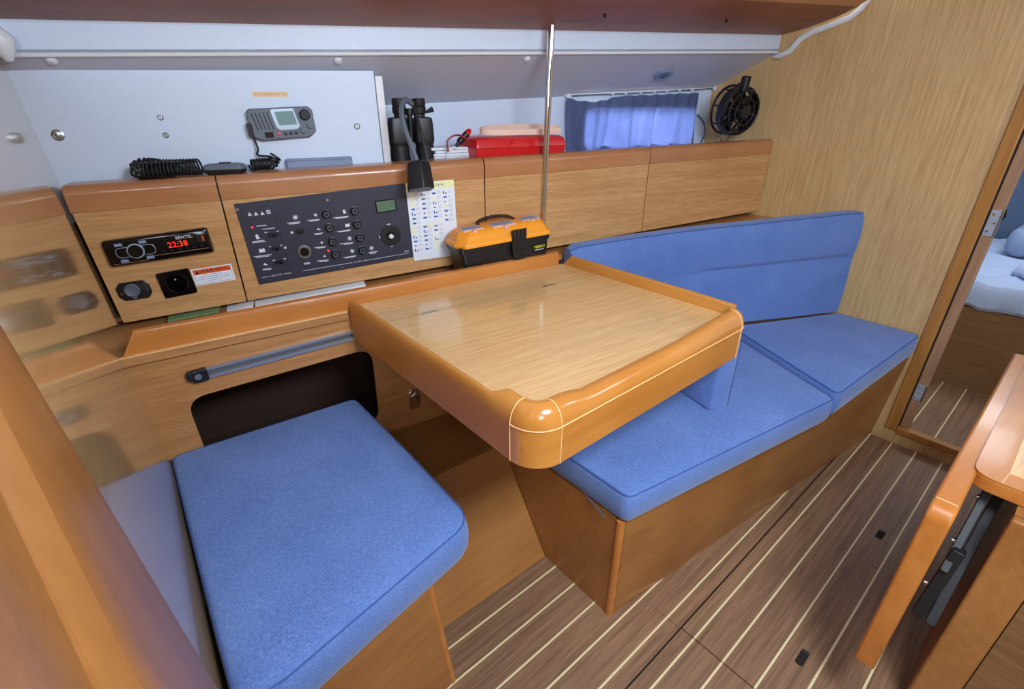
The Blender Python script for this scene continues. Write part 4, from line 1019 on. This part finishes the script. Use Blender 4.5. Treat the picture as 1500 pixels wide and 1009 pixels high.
MB().prism(rrect(-0.008, -0.022, 0.008, 0.020, 0.005), 0.006, 0.028, Frame(F.P(-w2*0.99, -h2*0.30, 0), F.u, F.v, F.n)).build('cable_plug', 'rubber', vr)
# tape label
G = Frame(RF.P(*RF.px(396, 138)), UL, (0, 0, 1), -NL)
tl = thing('tape_label', 'beige tape strip with faded red lettering above the radio', 'label', G.P(0, -0.01, 0))
MB().box((-0.052, -0.008, 0), (0.052, 0.008, 0.0005), G).build('tape', 'tape', tl)
text_mb('ECE KARNA SNF TG', 0.0105, Frame(G.P(0, 0, 0.0006), G.u, G.v, G.n)).build('lettering', 'tapeink', tl)
# --- coiled cord, microphone
def coil(path, r, wr, turns, label, seg_per=12, cat='cord', name='coiled_cord'):
    P = [V(p) for p in path]; cum = [0]
    for i in range(1, len(P)): cum.append(cum[-1]+(P[i]-P[i-1]).length)
    def at(s):
        for i in range(1, len(P)):
            if s <= cum[i] or i == len(P)-1:
                t = (s-cum[i-1])/max(1e-9, cum[i]-cum[i-1]); return P[i-1].lerp(P[i], t), (P[i]-P[i-1]).normalized()
    n = int(turns*seg_per); pts = []
    for k in range(n+1):
        p, t = at(cum[-1]*k/n); a = V((0, 0, 1)); e1 = t.cross(a)
        if e1.length < 0.1: e1 = t.cross(V((0, 1, 0)))
        e1.normalize(); e2 = e1.cross(t); q = k/seg_per*2*math.pi
        pts.append(p+e1*math.cos(q)*r+e2*math.sin(q)*r)
    o = MB().tube(pts, wr, 6).build(name, 'rubber'); return tag(o, label, cat)
def tp(x, y, n, h=0.0):      # on locker top at depth n behind the face; raised h
    p = onpl(x, y, LP(0, -n, 0), NL); return p
def smooth(pts, n=6):
    return [V(p) for p in catmull([tuple(p) for p in pts], n)]
Rc = 0.021
A1 = tp(208, 251, 0.05); A1.z = ztop(A1.x)+Rc+0.001
cp = []
for (x, y, n) in ((258, 258, 0.030), (226, 258, 0.028), (204, 254, 0.045), (212, 243, 0.065), (240, 245, 0.080), (268, 249, 0.075), (296, 253, 0.062)):
    p = tp(x, y, n); p.z = max(p.z, ztop(p.x)+Rc+0.003); cp.append(p)
coil(smooth(cp), Rc, 0.0032, 30, 'black coiled cord lying on the left locker top beside the microphone')
mic = tp(330, 249, 0.05); mic.z = ztop(mic.x)
MF = Frame(mic, UL, NL, (0, 0, 1))
mc = thing('radio_microphone', 'grey and black hand microphone lying on the locker top', 'microphone', mic)
MB().loft([[MF.P(a*s, b*s, c) for a, b in rpoly([(-0.058, -0.018), (0.045, -0.03), (0.06, -0.012), (0.06, 0.012), (0.045, 0.03), (-0.058, 0.018)], 0.012)] for s, c in ((0.85, 0.0005), (0.97, 0.006), (1.0, 0.014))]).build('lower_shell', 'rubber', mc)
MB().loft([[MF.P(a*s, b*s, c) for a, b in rpoly([(-0.058, -0.018), (0.045, -0.03), (0.06, -0.012), (0.06, 0.012), (0.045, 0.03), (-0.058, 0.018)], 0.012)] for s, c in ((1.0, 0.0142), (1.0, 0.020), (0.92, 0.027), (0.75, 0.030))]).build('upper_shell', 'greyplastic', mc)
MB().prism(rrect(-0.012, -0.008, 0.02, 0.008, 0.004), 0.029, 0.034, MF).build('talk_button', 'black', mc)
q0 = MF.P(-0.055, 0, 0.012); q1 = V(cp[3]); q1.z += 0.016
MB().tube(smooth([q0, MF.P(-0.10, -0.01, 0.02), q1+V((0.03, 0, 0.0)), q1]), 0.0034, 8).build('cord_lead', 'rubber', mc)
pl = F.P(-w2*0.96, -h2*0.75, 0.016)
c1 = tp(383, 232, 0.10); c2 = tp(398, 233, 0.085)
lead = smooth([pl, pl+V((0.004, -0.01, -0.035)), pl.lerp(c1, 0.6)+V((-0.005, 0, -0.015)), tp(395, 229, 0.09)])
o = MB().tube(lead, 0.0032, 8).build('radio_lead', 'rubber'); tag(o, 'black lead hanging from the marine radio to the coil', 'cord')
kp = [tp(405, 232, 0.085), tp(398, 239, 0.08), tp(386, 240, 0.07), tp(368, 246, 0.055)]
for p in kp: p.z = max(p.z, ztop(p.x)+0.019)
kp[0].z += 0.008
coil(smooth(kp), 0.0155, 0.0032, 11, 'black coiled cord bunched on the locker top below the radio')
# --- grey box
G = Frame(V((0, 0, 0)), UL, (0, 0, 1), -NL)
p0 = tp(420, 244, 0.115); p1 = tp(516, 239, 0.115)
L_x = (p1-p0).length; G = Frame(V((p0.x, p0.y, ztop(p0.x)-0.028)), UL, (0, 0, 1), -NL)
gb = thing('grey_case', 'flat blue grey case lying behind the locker edge under the radio', 'case', G.P(L_x/2, 0, 0))
MB().prism(rpoly([(0, 0), (L_x, 0.003), (L_x, 0.055), (0.0, 0.055)], 0.006), -0.008, 0.016, G).build('body', 'bluegrey', gb, bevel=0.004)
MB().box((0.004, 0.047, 0.0155), (L_x-0.004, 0.049, 0.0165), G).build('lid_seam', 'greyplastic', gb)
# --- binoculars
bb = tp(606, 238, 0.15); bx = bb.x; bzz = ztop(bx)-0.029
bn = thing('binoculars', 'black binoculars standing upright on the locker top', 'binoculars', (bx, bb.y, bzz))
def BB(u_, z_, n_=0): return V((bx, bb.y, bzz))+UL*u_+V((0, 0, z_))-NL*n_
for s in (-1, 1):
    G = Frame(BB(s*0.047, 0), UL, NL, (0, 0, 1))
    MB().lathe([(0, 0), (0.041, 0), (0.041, 0.006), (0.038, 0.008), (0.033, 0.075), (0.035, 0.078), (0.035, 0.086), (0.030, 0.088)], G, 24).build('objective_tube', 'rubber', bn)
    G2 = Frame(BB(s*0.046, 0.086), UL, NL, (0, 0, 1))
    MB().loft([[G2.P(a*q, b*q, c) for a, b in rrect(-0.036, -0.03, 0.036, 0.03, 0.018)] for q, c in ((0.98, 0), (1.0, 0.01), (0.95, 0.065), (0.88, 0.080), (0.6, 0.084))]).build('prism_housing', 'black', bn)
    G3 = Frame(BB(s*0.036, 0.165), UL, NL, (0, 0, 1))
    MB().lathe([(0.0, 0.0), (0.020, 0.0), (0.020, 0.014), (0.024, 0.018), (0.025, 0.036), (0.0225, 0.040), (0.0245, 0.044), (0.0235, 0.064), (0.017, 0.066), (0.016, 0.058), (0, 0.057)], G3, 22).build('eyepiece', 'rubber', bn)
MB().lathe([(0, 0), (0.010, 0), (0.010, 0.09), (0.014, 0.092), (0.014, 0.112), (0, 0.114)], Frame(BB(0, 0.085), UL, NL, (0, 0, 1)), 16).build('centre_hinge', 'black', bn)
MB().tube([BB(0.06, 0.185), BB(0.088, 0.195)], [0.004, 0.010], 8).build('zoom_lever', 'black', bn)
# --- gooseneck lamp
lm = thing('gooseneck_lamp', 'flexible gooseneck reading lamp with a black angular head over the locker edge', 'lamp', tp(628, 236, 0.06))
gp = [tp(627, 243, 0.04), tp(622, 215, 0.05), tp(612, 175, 0.05), tp(603, 152, 0.03), tp(594, 146, 0.0), tp(588, 160, -0.03), tp(592, 185, -0.055), tp(602, 212, -0.075), tp(612, 240, -0.09)]
MB().tube(smooth(gp[:5], 8), 0.006, 10).build('stem', 'gun', lm)
sm_ = smooth(gp[3:], 14); rr_ = [0.0080+0.0011*(k % 2) for k in range(len(sm_))]
MB().tube(sm_, rr_, 10).build('flexible_neck', 'greyplastic', lm)
hd0 = gp[-1]; hd1 = tp(616, 272, -0.115); ax = (hd1-hd0).normalized()
HFm = Frame(hd0, UL, ax.cross(UL), ax); HFm.k = 1.28
hexp = [(math.cos(math.radians(k*60+30))*0.032, math.sin(math.radians(k*60+30))*0.026) for k in range(6)]
hexp = rpoly([(-0.027, -0.02), (0.027, -0.02), (0.030, 0.012), (0.0, 0.032), (-0.030, 0.012)], 0.004, 3)
MB().loft([[HFm.P(a*s, b*s, c) for a, b in hexp] for s, c in ((0.78, -0.004), (0.95, 0.0), (1.0, 0.008), (1.12, 0.062), (1.08, 0.066), (0.75, 0.067))]).build('lamp_head', 'black', lm)
MB().lathe([(0, 0.066), (0.017, 0.066), (0.016, 0.0705), (0.012, 0.0705), (0.010, 0.068), (0, 0.068)], Frame(HFm.P(0, 0.002, 0), HFm.u, HFm.v, HFm.n), 20).build('lens', 'lens', lm)
# --- white booklets
pb = tp(668, 232, 0.17)
G = Frame(V((pb.x, pb.y, ztop(pb.x)-0.029)), UL, NL, (0, 0, 1))
o = thing('manual_stack', 'stack of white manuals lying between the binoculars and the red box', 'papers', G.o)
for k, (a, b, c_, r) in enumerate(((-0.09, 0.06, 0, 0.0), (-0.10, 0.06, 0, 0.02), (-0.105, 0.065, 0.010, 0.0), (-0.105, 0.06, 0.010, 0.0), (-0.10, 0.065, 0.010, 0.03), (-0.11, 0.055, 0.010, -0.04))):
    H = Frame(G.P(0, 0, 0.0105*k), UL*math.cos(r)+NL*math.sin(r), NL*math.cos(r)-UL*math.sin(r), (0, 0, 1))
    MB().box((a, -0.055, 0), (b, 0.055, 0.0095), H).build('booklet', 'paper', o, bevel=0.002)
MB().tube([G.P(-0.06, -0.062, 0.02), G.P(-0.055, -0.062, 0.045), G.P(-0.03, -0.062, 0.062), G.P(-0.015, -0.06, 0.058)], 0.004, 8).build('curled_corner', 'whiteplastic', o)
# --- red plug with cable
pz = G.P(0, 0, 0.066).z
e0 = tp(668, 216, 0.12); e1 = tp(689, 190, 0.12)
if e0.z < pz: e0.z = pz
pg = thing('plug', 'red and black cigarette lighter plug with its red cable above the manuals', 'plug', e0)
dv = (e1-e0)
MB().tube([e0+dv*t for t in (0, 0.2, 0.25, 0.75)], [0.005, 0.007, 0.011, 0.0125], 14).build('plug_body', 'black', pg)
MB().tube([e0+dv*t for t in (0.75, 0.9, 1.0)], [0.0125, 0.011, 0.006], 14).build('plug_nose', 'red', pg)
MB().tube([e0+dv*t for t in (1.0, 1.05)], 0.003, 8).build('plug_tip', 'steel', pg)
MB().tube(smooth([tp(657, 222, 0.09), tp(655, 208, 0.09), tp(664, 199, 0.09), tp(676, 199, 0.095), tp(690, 210, 0.10), tp(694, 213, 0.10)]), 0.0036, 8).build('cable', 'redcable', pg)
# --- red box
q0 = tp(693, 222, 0.05); q1 = tp(826, 214, 0.06)
L = (q1-q0).dot(UL); G = Frame(V((q0.x, q0.y, ztop(q0.x)-0.001)), UL, NL, (0, 0, 1))
rb = thing('red_case', 'glossy red plastic case lying on the locker top beside the curtain', 'case', G.o)
s0 = 0.17
hR = 0.082
def rring(f, c, d0, d1):
    return [G.P(a, b, c) for a, b in rpoly([(0.04*L-f, d0-f), (L*1.0+f, d0-f), (L*1.0+f, d1+f), (-0.02*L-f, d1+f)], 0.01)]
MB().loft([rring(-0.004, -0.0725, 0, s0), rring(0, 0.004, 0, s0), rring(0.002, 0.030, 0, s0)]).build('base_shell', 'red', rb)
MB().loft([rring(0.004, 0.031, 0, s0), rring(0.004, 0.034, 0, s0), rring(-0.002, 0.060, 0.004, s0-0.004), rring(-0.012, 0.068, 0.006, s0-0.006)]).build('lid', 'red', rb)
MB().tube([G.P(L*0.36, -0.004, 0.033), G.P(L*0.40, -0.006, 0.05), G.P(L*0.42, -0.002, 0.062)], 0.002, 6).build('clasp_ridge', 'red', rb)
# --- cream strap on it
tz = 0.0815
lp = [G.P(L*a, 0.07+b, 0.073+c) for a, b, c in ((1.0, -0.03, 0.005), (0.7, -0.045, 0.004), (0.35, -0.04, 0.004), (0.18, -0.02, 0.006), (0.16, 0.01, 0.012), (0.28, 0.035, 0.018), (0.6, 0.045, 0.020), (0.95, 0.03, 0.017), (1.04, 0.005, 0.012))]
pp = smooth(lp, 8); rings = []
for k, p in enumerate(pp):
    t = (pp[min(k+1, len(pp)-1)]-pp[max(k-1, 0)]).normalized(); sd = t.cross(V((0, 0, 1))).normalized()
    rings.append([p+sd*a+V((0, 0, b)) for a, b in ((-0.002, -0.004), (0.002, -0.004), (0.002, 0.016), (-0.002, 0.016))])
tag(MB().loft(rings).build('rolled_strap', 'cream'), 'cream flat strap looped on top of the red case', 'strap')

# --- curtain rail + curtain
cr = thing('curtain_rail', 'thin white curtain rail with gliders above the window', 'curtain rail', HP(2.2, 0.02, 1.49))
r0 = onpl(830, 141, HP(0, 0.02, 0), NL); r1 = onpl(1048, 129, HP(0, 0.02, 0), NL)
G = Frame(r0, r1-r0, (0, 0, 1), -NL); LR = (r1-r0).length
MB().prism(rrect(-0.005, -0.001, LR+0.005, 0.012, 0.004), -0.016, -0.004, G).build('rail_strip', 'whiteplastic', cr)
MB().tube([G.P(0, 0.002, 0.004), G.P(LR*0.5, -0.002, 0.004), G.P(LR, 0, 0.004)], 0.0022, 6).build('rod', 'steel', cr)
for s in (0.01, 0.99):
    MB().lathe([(0.006, -0.006), (0.010, -0.006), (0.010, 0.006), (0.006, 0.006)], Frame(G.P(LR*s, 0, 0.002), G.u, G.v, G.n), 14).build('rail_end', 'whiteplastic', cr)
for s in (0.28, 0.36, 0.46, 0.55, 0.64, 0.73, 0.82):
    MB().box((LR*s-0.006, -0.006, -0.004), (LR*s+0.006, 0.006, 0.009), G).build('glider', 'whiteplastic', cr, bevel=0.001)
c0 = onpl(830, 146, HP(0, 0.035, 0), NL); c1 = onpl(1022, 138, HP(0, 0.035, 0), NL)
G = Frame(c0, c1-c0, (0, 0, 1), -NL); LC = (c1-c0).length
cols, rows = 90, 26; HC = 0.25
mb = MB(); rg = []
def cz(s, t):
    am = 0.006+0.012*t
    return am*math.sin(s*34+1.2*math.sin(s*9)+t*0.6)+0.006*math.sin(s*71+t*3)+0.004*math.sin(s*13-t*5)
for sgn in (0, 1):
    rg = []
    for i in range(rows+1):
        t = i/rows
        row = []
        for j in range(cols+1):
            s = j/cols
            sag = 0.018*math.sin(math.pi*min(1, s/0.38))*(1-t) if s < 0.38 else 0.0
            xx = LC*s*(1-0.0*t)+(0.012*t if j == cols else 0)
            gath = 0.004*math.sin(s*60)*(1-t)
            row.append(G.P(xx+0.010*t*s, 0.006-t*HC-sag+gath*0.5, cz(s, t)-0.001*sgn))
        rg.append(row)
    for i in range(rows): pass
    mb.loft(rg, cap=False, closed=False)
ct = mb.build('curtain', 'curtain', origin=G.P(LC/2, -HC, 0)); tag(ct, 'dusky blue cloth curtain over the hull window, lit from behind', 'curtain')
# white cord at the right of the curtain
o = MB().tube(smooth([onpl(*q, HP(0, 0.02, 0), NL) for q in ((1022, 168), (1030, 178), (1033, 192), (1028, 207), (1024, 214))]), 0.004, 8).build('bungee_cord', 'greyplastic')
tag(o, 'short grey curved cord hanging at the right edge of the curtain', 'cord')

# --- fan
fc = V((2.47, 1.37, 1.455)); fc = onpl(1082, 163, (0, 1.25, 0), (0, 1, 0))
fn = thing('cabin_fan', 'round black cage fan mounted in the corner by the bulkhead', 'fan', fc-V((0, 0, 0.12)))
axd = V((-0.26, -0.92, -0.10)).normalized()
FF = Frame(fc-axd*0.0, axd.cross(V((0, 0, 1))), (0, 0, 1), axd)
Rf = 0.104
def circ3(r, c, n=40, dx=0): return [FF.P(math.cos(k/n*2*math.pi)*r+dx, math.sin(k/n*2*math.pi)*r, c) for k in range(n)]
MB().tube(circ3(Rf, -0.065), 0.0055, 8, loop=True).build('back_ring', 'black', fn)
MB().loft([circ3(Rf*0.96, -0.034), circ3(Rf*1.0, -0.034), circ3(Rf*1.0, 0.016), circ3(Rf*0.96, 0.016)], loop=True).build('middle_band', 'black', fn)
MB().tube(circ3(Rf*0.55, 0.036), 0.004, 8, loop=True).build('inner_ring', 'black', fn)
MB().tube(circ3(Rf*0.86, 0.03), 0.005, 8, loop=True).build('front_ring', 'black', fn)
for k in range(8):
    q = k/8*2*math.pi+0.2; cx, cy = math.cos(q), math.sin(q)
    MB().tube([FF.P(cx*Rf, cy*Rf, -0.07), FF.P(cx*Rf, cy*Rf, 0.0)], 0.004, 6).build('cage_bar', 'black', fn)
    MB().tube([FF.P(cx*Rf, cy*Rf, 0.01), FF.P(cx*Rf*0.86, cy*Rf*0.86, 0.03), FF.P(cx*0.03, cy*0.03, 0.04)], 0.0035, 6).build('cage_bar', 'black', fn)
for k in range(5):
    q = k/5*2*math.pi; a = FF.u*math.cos(q)+FF.v*math.sin(q); b = FF.v*math.cos(q)-FF.u*math.sin(q)
    BFm = Frame(FF.P(0, 0, -0.01), a, b, FF.n)
    rg = [[BFm.P(x, y-wd, z0), BFm.P(x, y+wd, z0+tw), BFm.P(x, y+wd, z0+tw+0.0015), BFm.P(x, y-wd, z0+0.0015)] for x, y, wd, z0, tw in ((0.02, 0, 0.012, -0.01, 0.02), (0.05, 0.006, 0.024, -0.012, 0.022), (0.075, 0.012, 0.030, -0.01, 0.018), (0.090, 0.016, 0.022, -0.008, 0.012))]
    MB().loft(rg).build('blade', 'blackgloss', fn)
MB().lathe([(0, -0.07), (0.036, -0.07), (0.038, -0.02), (0.036, 0.030), (0.028, 0.044), (0, 0.05)], FF, 24).build('motor_housing', 'black', fn)
MB().lathe([(0, -0.03), (0.020, -0.03), (0.021, 0.025), (0.017, 0.03), (0, 0.03)], Frame(FF.P(0.01, Rf*1.12, 0.005), FF.u, FF.n, FF.v), 20).build('pivot_knob', 'black', fn)
MB().tube(smooth([FF.P(0.02, Rf*1.08, 0.0), FF.P(0.07, Rf*0.98, 0.02), FF.P(Rf*1.06, 0.03, 0.02), FF.P(Rf*1.02, -0.04, 0.01), FF.P(0.06, -0.06, -0.02), FF.P(0.0, -0.03, -0.05)]), 0.009, 8).build('bracket_arm', 'black', fn)
MB().tube([FF.P(0.06, 0.0, -0.03), V((XB-0.004, fc.y+0.02, fc.z))], 0.014, 12).build('wall_mount', 'black', fn)
MB().tube(smooth([FF.P(0.0, -Rf*1.0, -0.02), FF.P(0.0, -Rf*1.2, -0.02), FF.P(0.03, -Rf*1.35, -0.02), FF.P(0.06, -Rf*1.15, -0.01)]), 0.0018, 6).build('wire', 'rubber', fn)
MB().tube(smooth([FF.P(0.08, -Rf*0.6, 0.0), FF.P(0.10, -Rf*1.0, 0.0), FF.P(0.085, -Rf*1.05, 0.0), FF.P(0.07, -Rf*0.85, 0.0)]), 0.0018, 6).build('wire', 'rubber', fn)

# --- pole
pz0 = shz(1.33); py_ = 1.450
pt = onpl(808, 34, (0, py_, 0), (0, 1, 0))
pb_ = onpl(795, 306, (0, py_, 0), (0, 1, 0)); pxm = (pt.x+pb_.x)/2
po = thing('grab_pole', 'polished steel pole rising from the shelf to the overhead locker', 'pole', (pxm, py_, shz(pxm)))
MB().tube([(pb_.x-0.003, py_, shz(pxm)+0.003), (pt.x, py_, pt.z+0.003)], 0.0125, 20).build('tube', 'chrome', po)
MB().lathe([(0.0125, 0.0), (0.021, 0.0), (0.021, -0.006), (0.0125, -0.010)], Frame((pt.x, py_, pt.z+0.004), (1, 0, 0), (0, 1, 0)), 20).build('top_flange', 'overhead', po)

# --- tool box
tcx = 1.14
G = Frame(V((tcx, yw(tcx)+0.076, shz(tcx)+0.001)), V((1, -0.19, 0.04)), NL, None)
if G.n.z < 0: G.n = -G.n
G.n = G.n*1.40
bw, bd, bh = 0.196, 0.067, 0.118
l0 = G.px(654, 345, 0); 
tbx = thing('tool_box', 'black tool box with an orange lid standing on the shelf behind the table', 'tool box', G.o)
def tr(sx_, sy_, z, r=0.014): return [G.P(a, b, z) for a, b in rrect(-bw*sx_, -bd*sy_, bw*sx_, bd*sy_, r)]
MB().loft([tr(0.86, 0.88, 0.0), tr(0.88, 0.92, 0.004), tr(0.93, 0.96, 0.075), tr(0.96, 1.0, 0.076), tr(0.97, 1.02, 0.092)]).build('body', 'black', tbx)
def hx8(sx_, sy_, z): return [G.P(a, b, z) for a, b in rpoly([(-bw*sx_, -bd*0.5*sy_), (-bw*(sx_-0.14), -bd*sy_), (bw*(sx_-0.1), -bd*sy_), (bw*sx_, -bd*0.5*sy_), (bw*sx_, bd*0.6*sy_), (bw*(sx_-0.1), bd*sy_), (-bw*(sx_-0.14), bd*sy_), (-bw*sx_, bd*0.6*sy_)], 0.008, 4)]
MB().loft([hx8(1.01, 1.16, 0.090), hx8(1.02, 1.18, 0.096), hx8(1.0, 1.14, 0.101), hx8(0.97, 1.08, 0.103), hx8(0.94, 0.98, 0.114), hx8(0.88, 0.78, 0.126), hx8(0.8, 0.6, 0.129)]).build('lid', 'orange', tbx)
for (a, b, w_) in ((-0.104, -0.012, 0.040), (0.002, -0.020, 0.048), (0.108, -0.006, 0.040)):
    H = Frame(G.P(a*1.15, b, 0.1285), G.u, G.v, G.n)
    cl = MB().prism(rrect(-w_, -0.030, w_, 0.026, 0.005), -0.006, 0.003, H).build('compartment_lid', 'clearpink', tbx, bevel=0.001)
    MB().prism(rrect(-w_*0.82, -0.022, w_*0.82, 0.020, 0.003), 0.003, 0.0036, H).build('window', 'bluegrey', cl)
    MB().prism(rrect(-0.008, -0.042, 0.008, -0.030, 0.002), -0.010, 0.003, H).build('clip', 'clearpink', cl)
hp = [G.P(a, 0.034+b, c) for a, b, c in ((-0.075, -0.016, 0.128), (-0.068, 0.0, 0.134), (-0.04, 0.004, 0.139), (0.0, 0.006, 0.141), (0.04, 0.004, 0.139), (0.066, 0.0, 0.134), (0.078, -0.016, 0.128))]
hs = smooth(hp, 8); MB().tube(hs, [0.0055+0.0014*((k//2) % 2) for k in range(len(hs))], 8).build('handle', 'dark', tbx)
lfc = Frame(G.P(0.042, -bd*1.22, 0.0), G.u, G.n, -G.v)
la = MB().loft([[lfc.P(a, b, c) for a, b in rpoly([(-0.030, 0.165), (0.030, 0.165), (0.030, 0.085), (0.022, 0.055), (-0.022, 0.055), (-0.030, 0.085)], 0.006)] for c in (-0.006, 0.003)]).build('latch', 'black', tbx, bevel=0.0015)
for k in range(4):
    MB().box((-0.026+k*0.0155, 0.140, 0.003), (-0.018+k*0.0155, 0.168, 0.007), lfc).build('latch_rib', 'dark', la)
MB().box((-0.016, 0.092, 0.0032), (0.016, 0.0950, 0.004), lfc).build('latch_slot', 'blackgloss', la)
tf = Frame(G.P(0.135, -bd*0.975, 0.056), G.u, G.n, -G.v)
MB().box((-0.022, -0.014, -0.003), (0.028, 0.014, 0.002), tf).build('badge', 'blackgloss', tbx)
text_mb('MANO', 0.017, Frame(tf.P(0.002, 0.004, 0.0028), tf.u, tf.v, tf.n), wide=0.95).build('lettering', 'yellow', tbx)
mb = MB(); x = -0.02
for k in range(7): mb.box((-0.02+k*0.0062, -0.0085, 0.002), (-0.0155+k*0.0062, -0.006, 0.0026), tf)
mb.build('small_print', 'print', tbx, kind='stuff')
MB().tube(smooth([G.P(-0.10, -bd*0.99, 0.064), G.P(-0.04, -bd*0.99, 0.062), G.P(-0.015, -bd*0.98, 0.045), G.P(0.0, -bd*0.97, 0.03)]), 0.002, 6).build('moulded_rib', 'black', tbx)

# ================================================================ SALOON TABLE AT RIGHT
zt = 0.72
st_ = thing('saloon_table', 'varnished centre table at the lower right with one leaf folded down', 'table', (1.8, -0.4, 0))
c0 = onz(1428, 690, zt); cxx, cyy = c0.x-0.006, c0.y+0.004
outl = rpoly([(cxx, cyy), (2.20, cyy), (2.20, -0.75), (cxx, -0.75)], [0.045, 0.03, 0.03, 0.03], 7)
inn = [(cxx+0.055, cyy-0.055), (2.14, cyy-0.055), (2.14, -0.69), (cxx+0.055, -0.69)]
MB().prism(outl, zt-0.036, zt-0.004).build('top_board', 'trim', st_, bevel=0.003)
mbx = MB(); holed(outl, rpoly(inn, 0.001, 1), zt-0.004, zt, WF, mbx); mbx.build('top_border', 'trim', st_)
MB().prism(inn, zt-0.0038, zt-0.0003).build('top_panel', 'tabletop', st_)
MB().tube([V((a, b, zt)) for a, b in inn], 0.0011, 5, loop=True).build('inlay_line', 'line', st_)
MB().tube([V((cxx+0.002, cyy-0.05, zt)), V((cxx+0.055, cyy-0.055, zt))], 0.001, 5).build('inlay_line', 'line', st_)
# folded leaf
lx0, lx1 = 1.133, 2.19; ly0, ly1 = -0.022, 0.022
def lring(x, r=0.03):
    return [V((x, y, z)) for y, z in ((ly1, 0.215), (ly1, 0.70), (ly1-0.004, 0.712), (ly0+0.004, 0.712), (ly0, 0.70), (ly0, 0.215))]
R = 0.035
profx = []
for k in range(7):
    a = k/6*math.pi/2; profx.append((lx0+R*(1-math.sin(a)), 0.715-R*(1-math.cos(a))))
side = [(lx1, 0.205), (lx1, 0.715)]+profx+[(lx0, 0.205)]
LFm = Frame((0, 0, 0), (1, 0, 0), (0, 0, 1), (0, 1, 0))
lf = MB().prism([(a, b) for a, b in side], ly0, ly1, LFm).build('folding_leaf', 'trim', st_, bevel=0.006)
MB().tube([V((lx0+R+0.004, ly0+0.004, 0.7152)), V((lx0+R+0.004, ly1-0.004, 0.7152))], 0.001, 6).build('inlay_line', 'line', lf)
# brackets
b0 = V((1.36, -0.055, 0.675)); b1 = V((1.26, -0.050, 0.55)); b2 = V((1.22, -0.045, 0.42))
def bar(p, q, w_, t_, nm, mat='gun'):
    d = (q-p); H = Frame(p, d, (0, 1, 0)); L = d.length
    return MB().prism(rrect(-0.01, -t_, L+0.01, t_, t_*0.6), -w_, w_, H).build(nm, 'rubber', st_, bevel=0.002)
bar(V((1.40, -0.052, 0.670)), V((1.25, -0.048, 0.50)), 0.014, 0.008, 'bracket_arm')
bar(V((1.27, -0.055, 0.54)), V((1.24, -0.045, 0.36)), 0.016, 0.012, 'bracket_arm')
bar(V((1.42, -0.072, 0.66)), V((1.23, -0.07, 0.36)), 0.010, 0.010, 'bracket_arm')
for p in (V((1.365, -0.043, 0.640)), V((1.30, -0.040, 0.545)), V((1.245, -0.032, 0.44))):
    MB().lathe([(0, -0.002), (0.007, -0.002), (0.006, 0.004), (0, 0.005)], Frame(p, (1, 0, 0), (0, 0, 1), (0, 1, 0)), 12).build('bolt', 'steel', st_)
# pedestal body
MB().box((1.285, -0.70, 0.0), (2.15, -0.10, zt-0.037)).build('body', 'base', st_)
MB().box((1.262, -0.175, 0.0), (1.284, -0.098, zt-0.037)).build('corner_post', 'base', st_, bevel=0.006)
MB().box((1.268, -0.70, 0.0), (1.284, -0.177, zt-0.037)).build('end_panel', 'cabwood', st_)
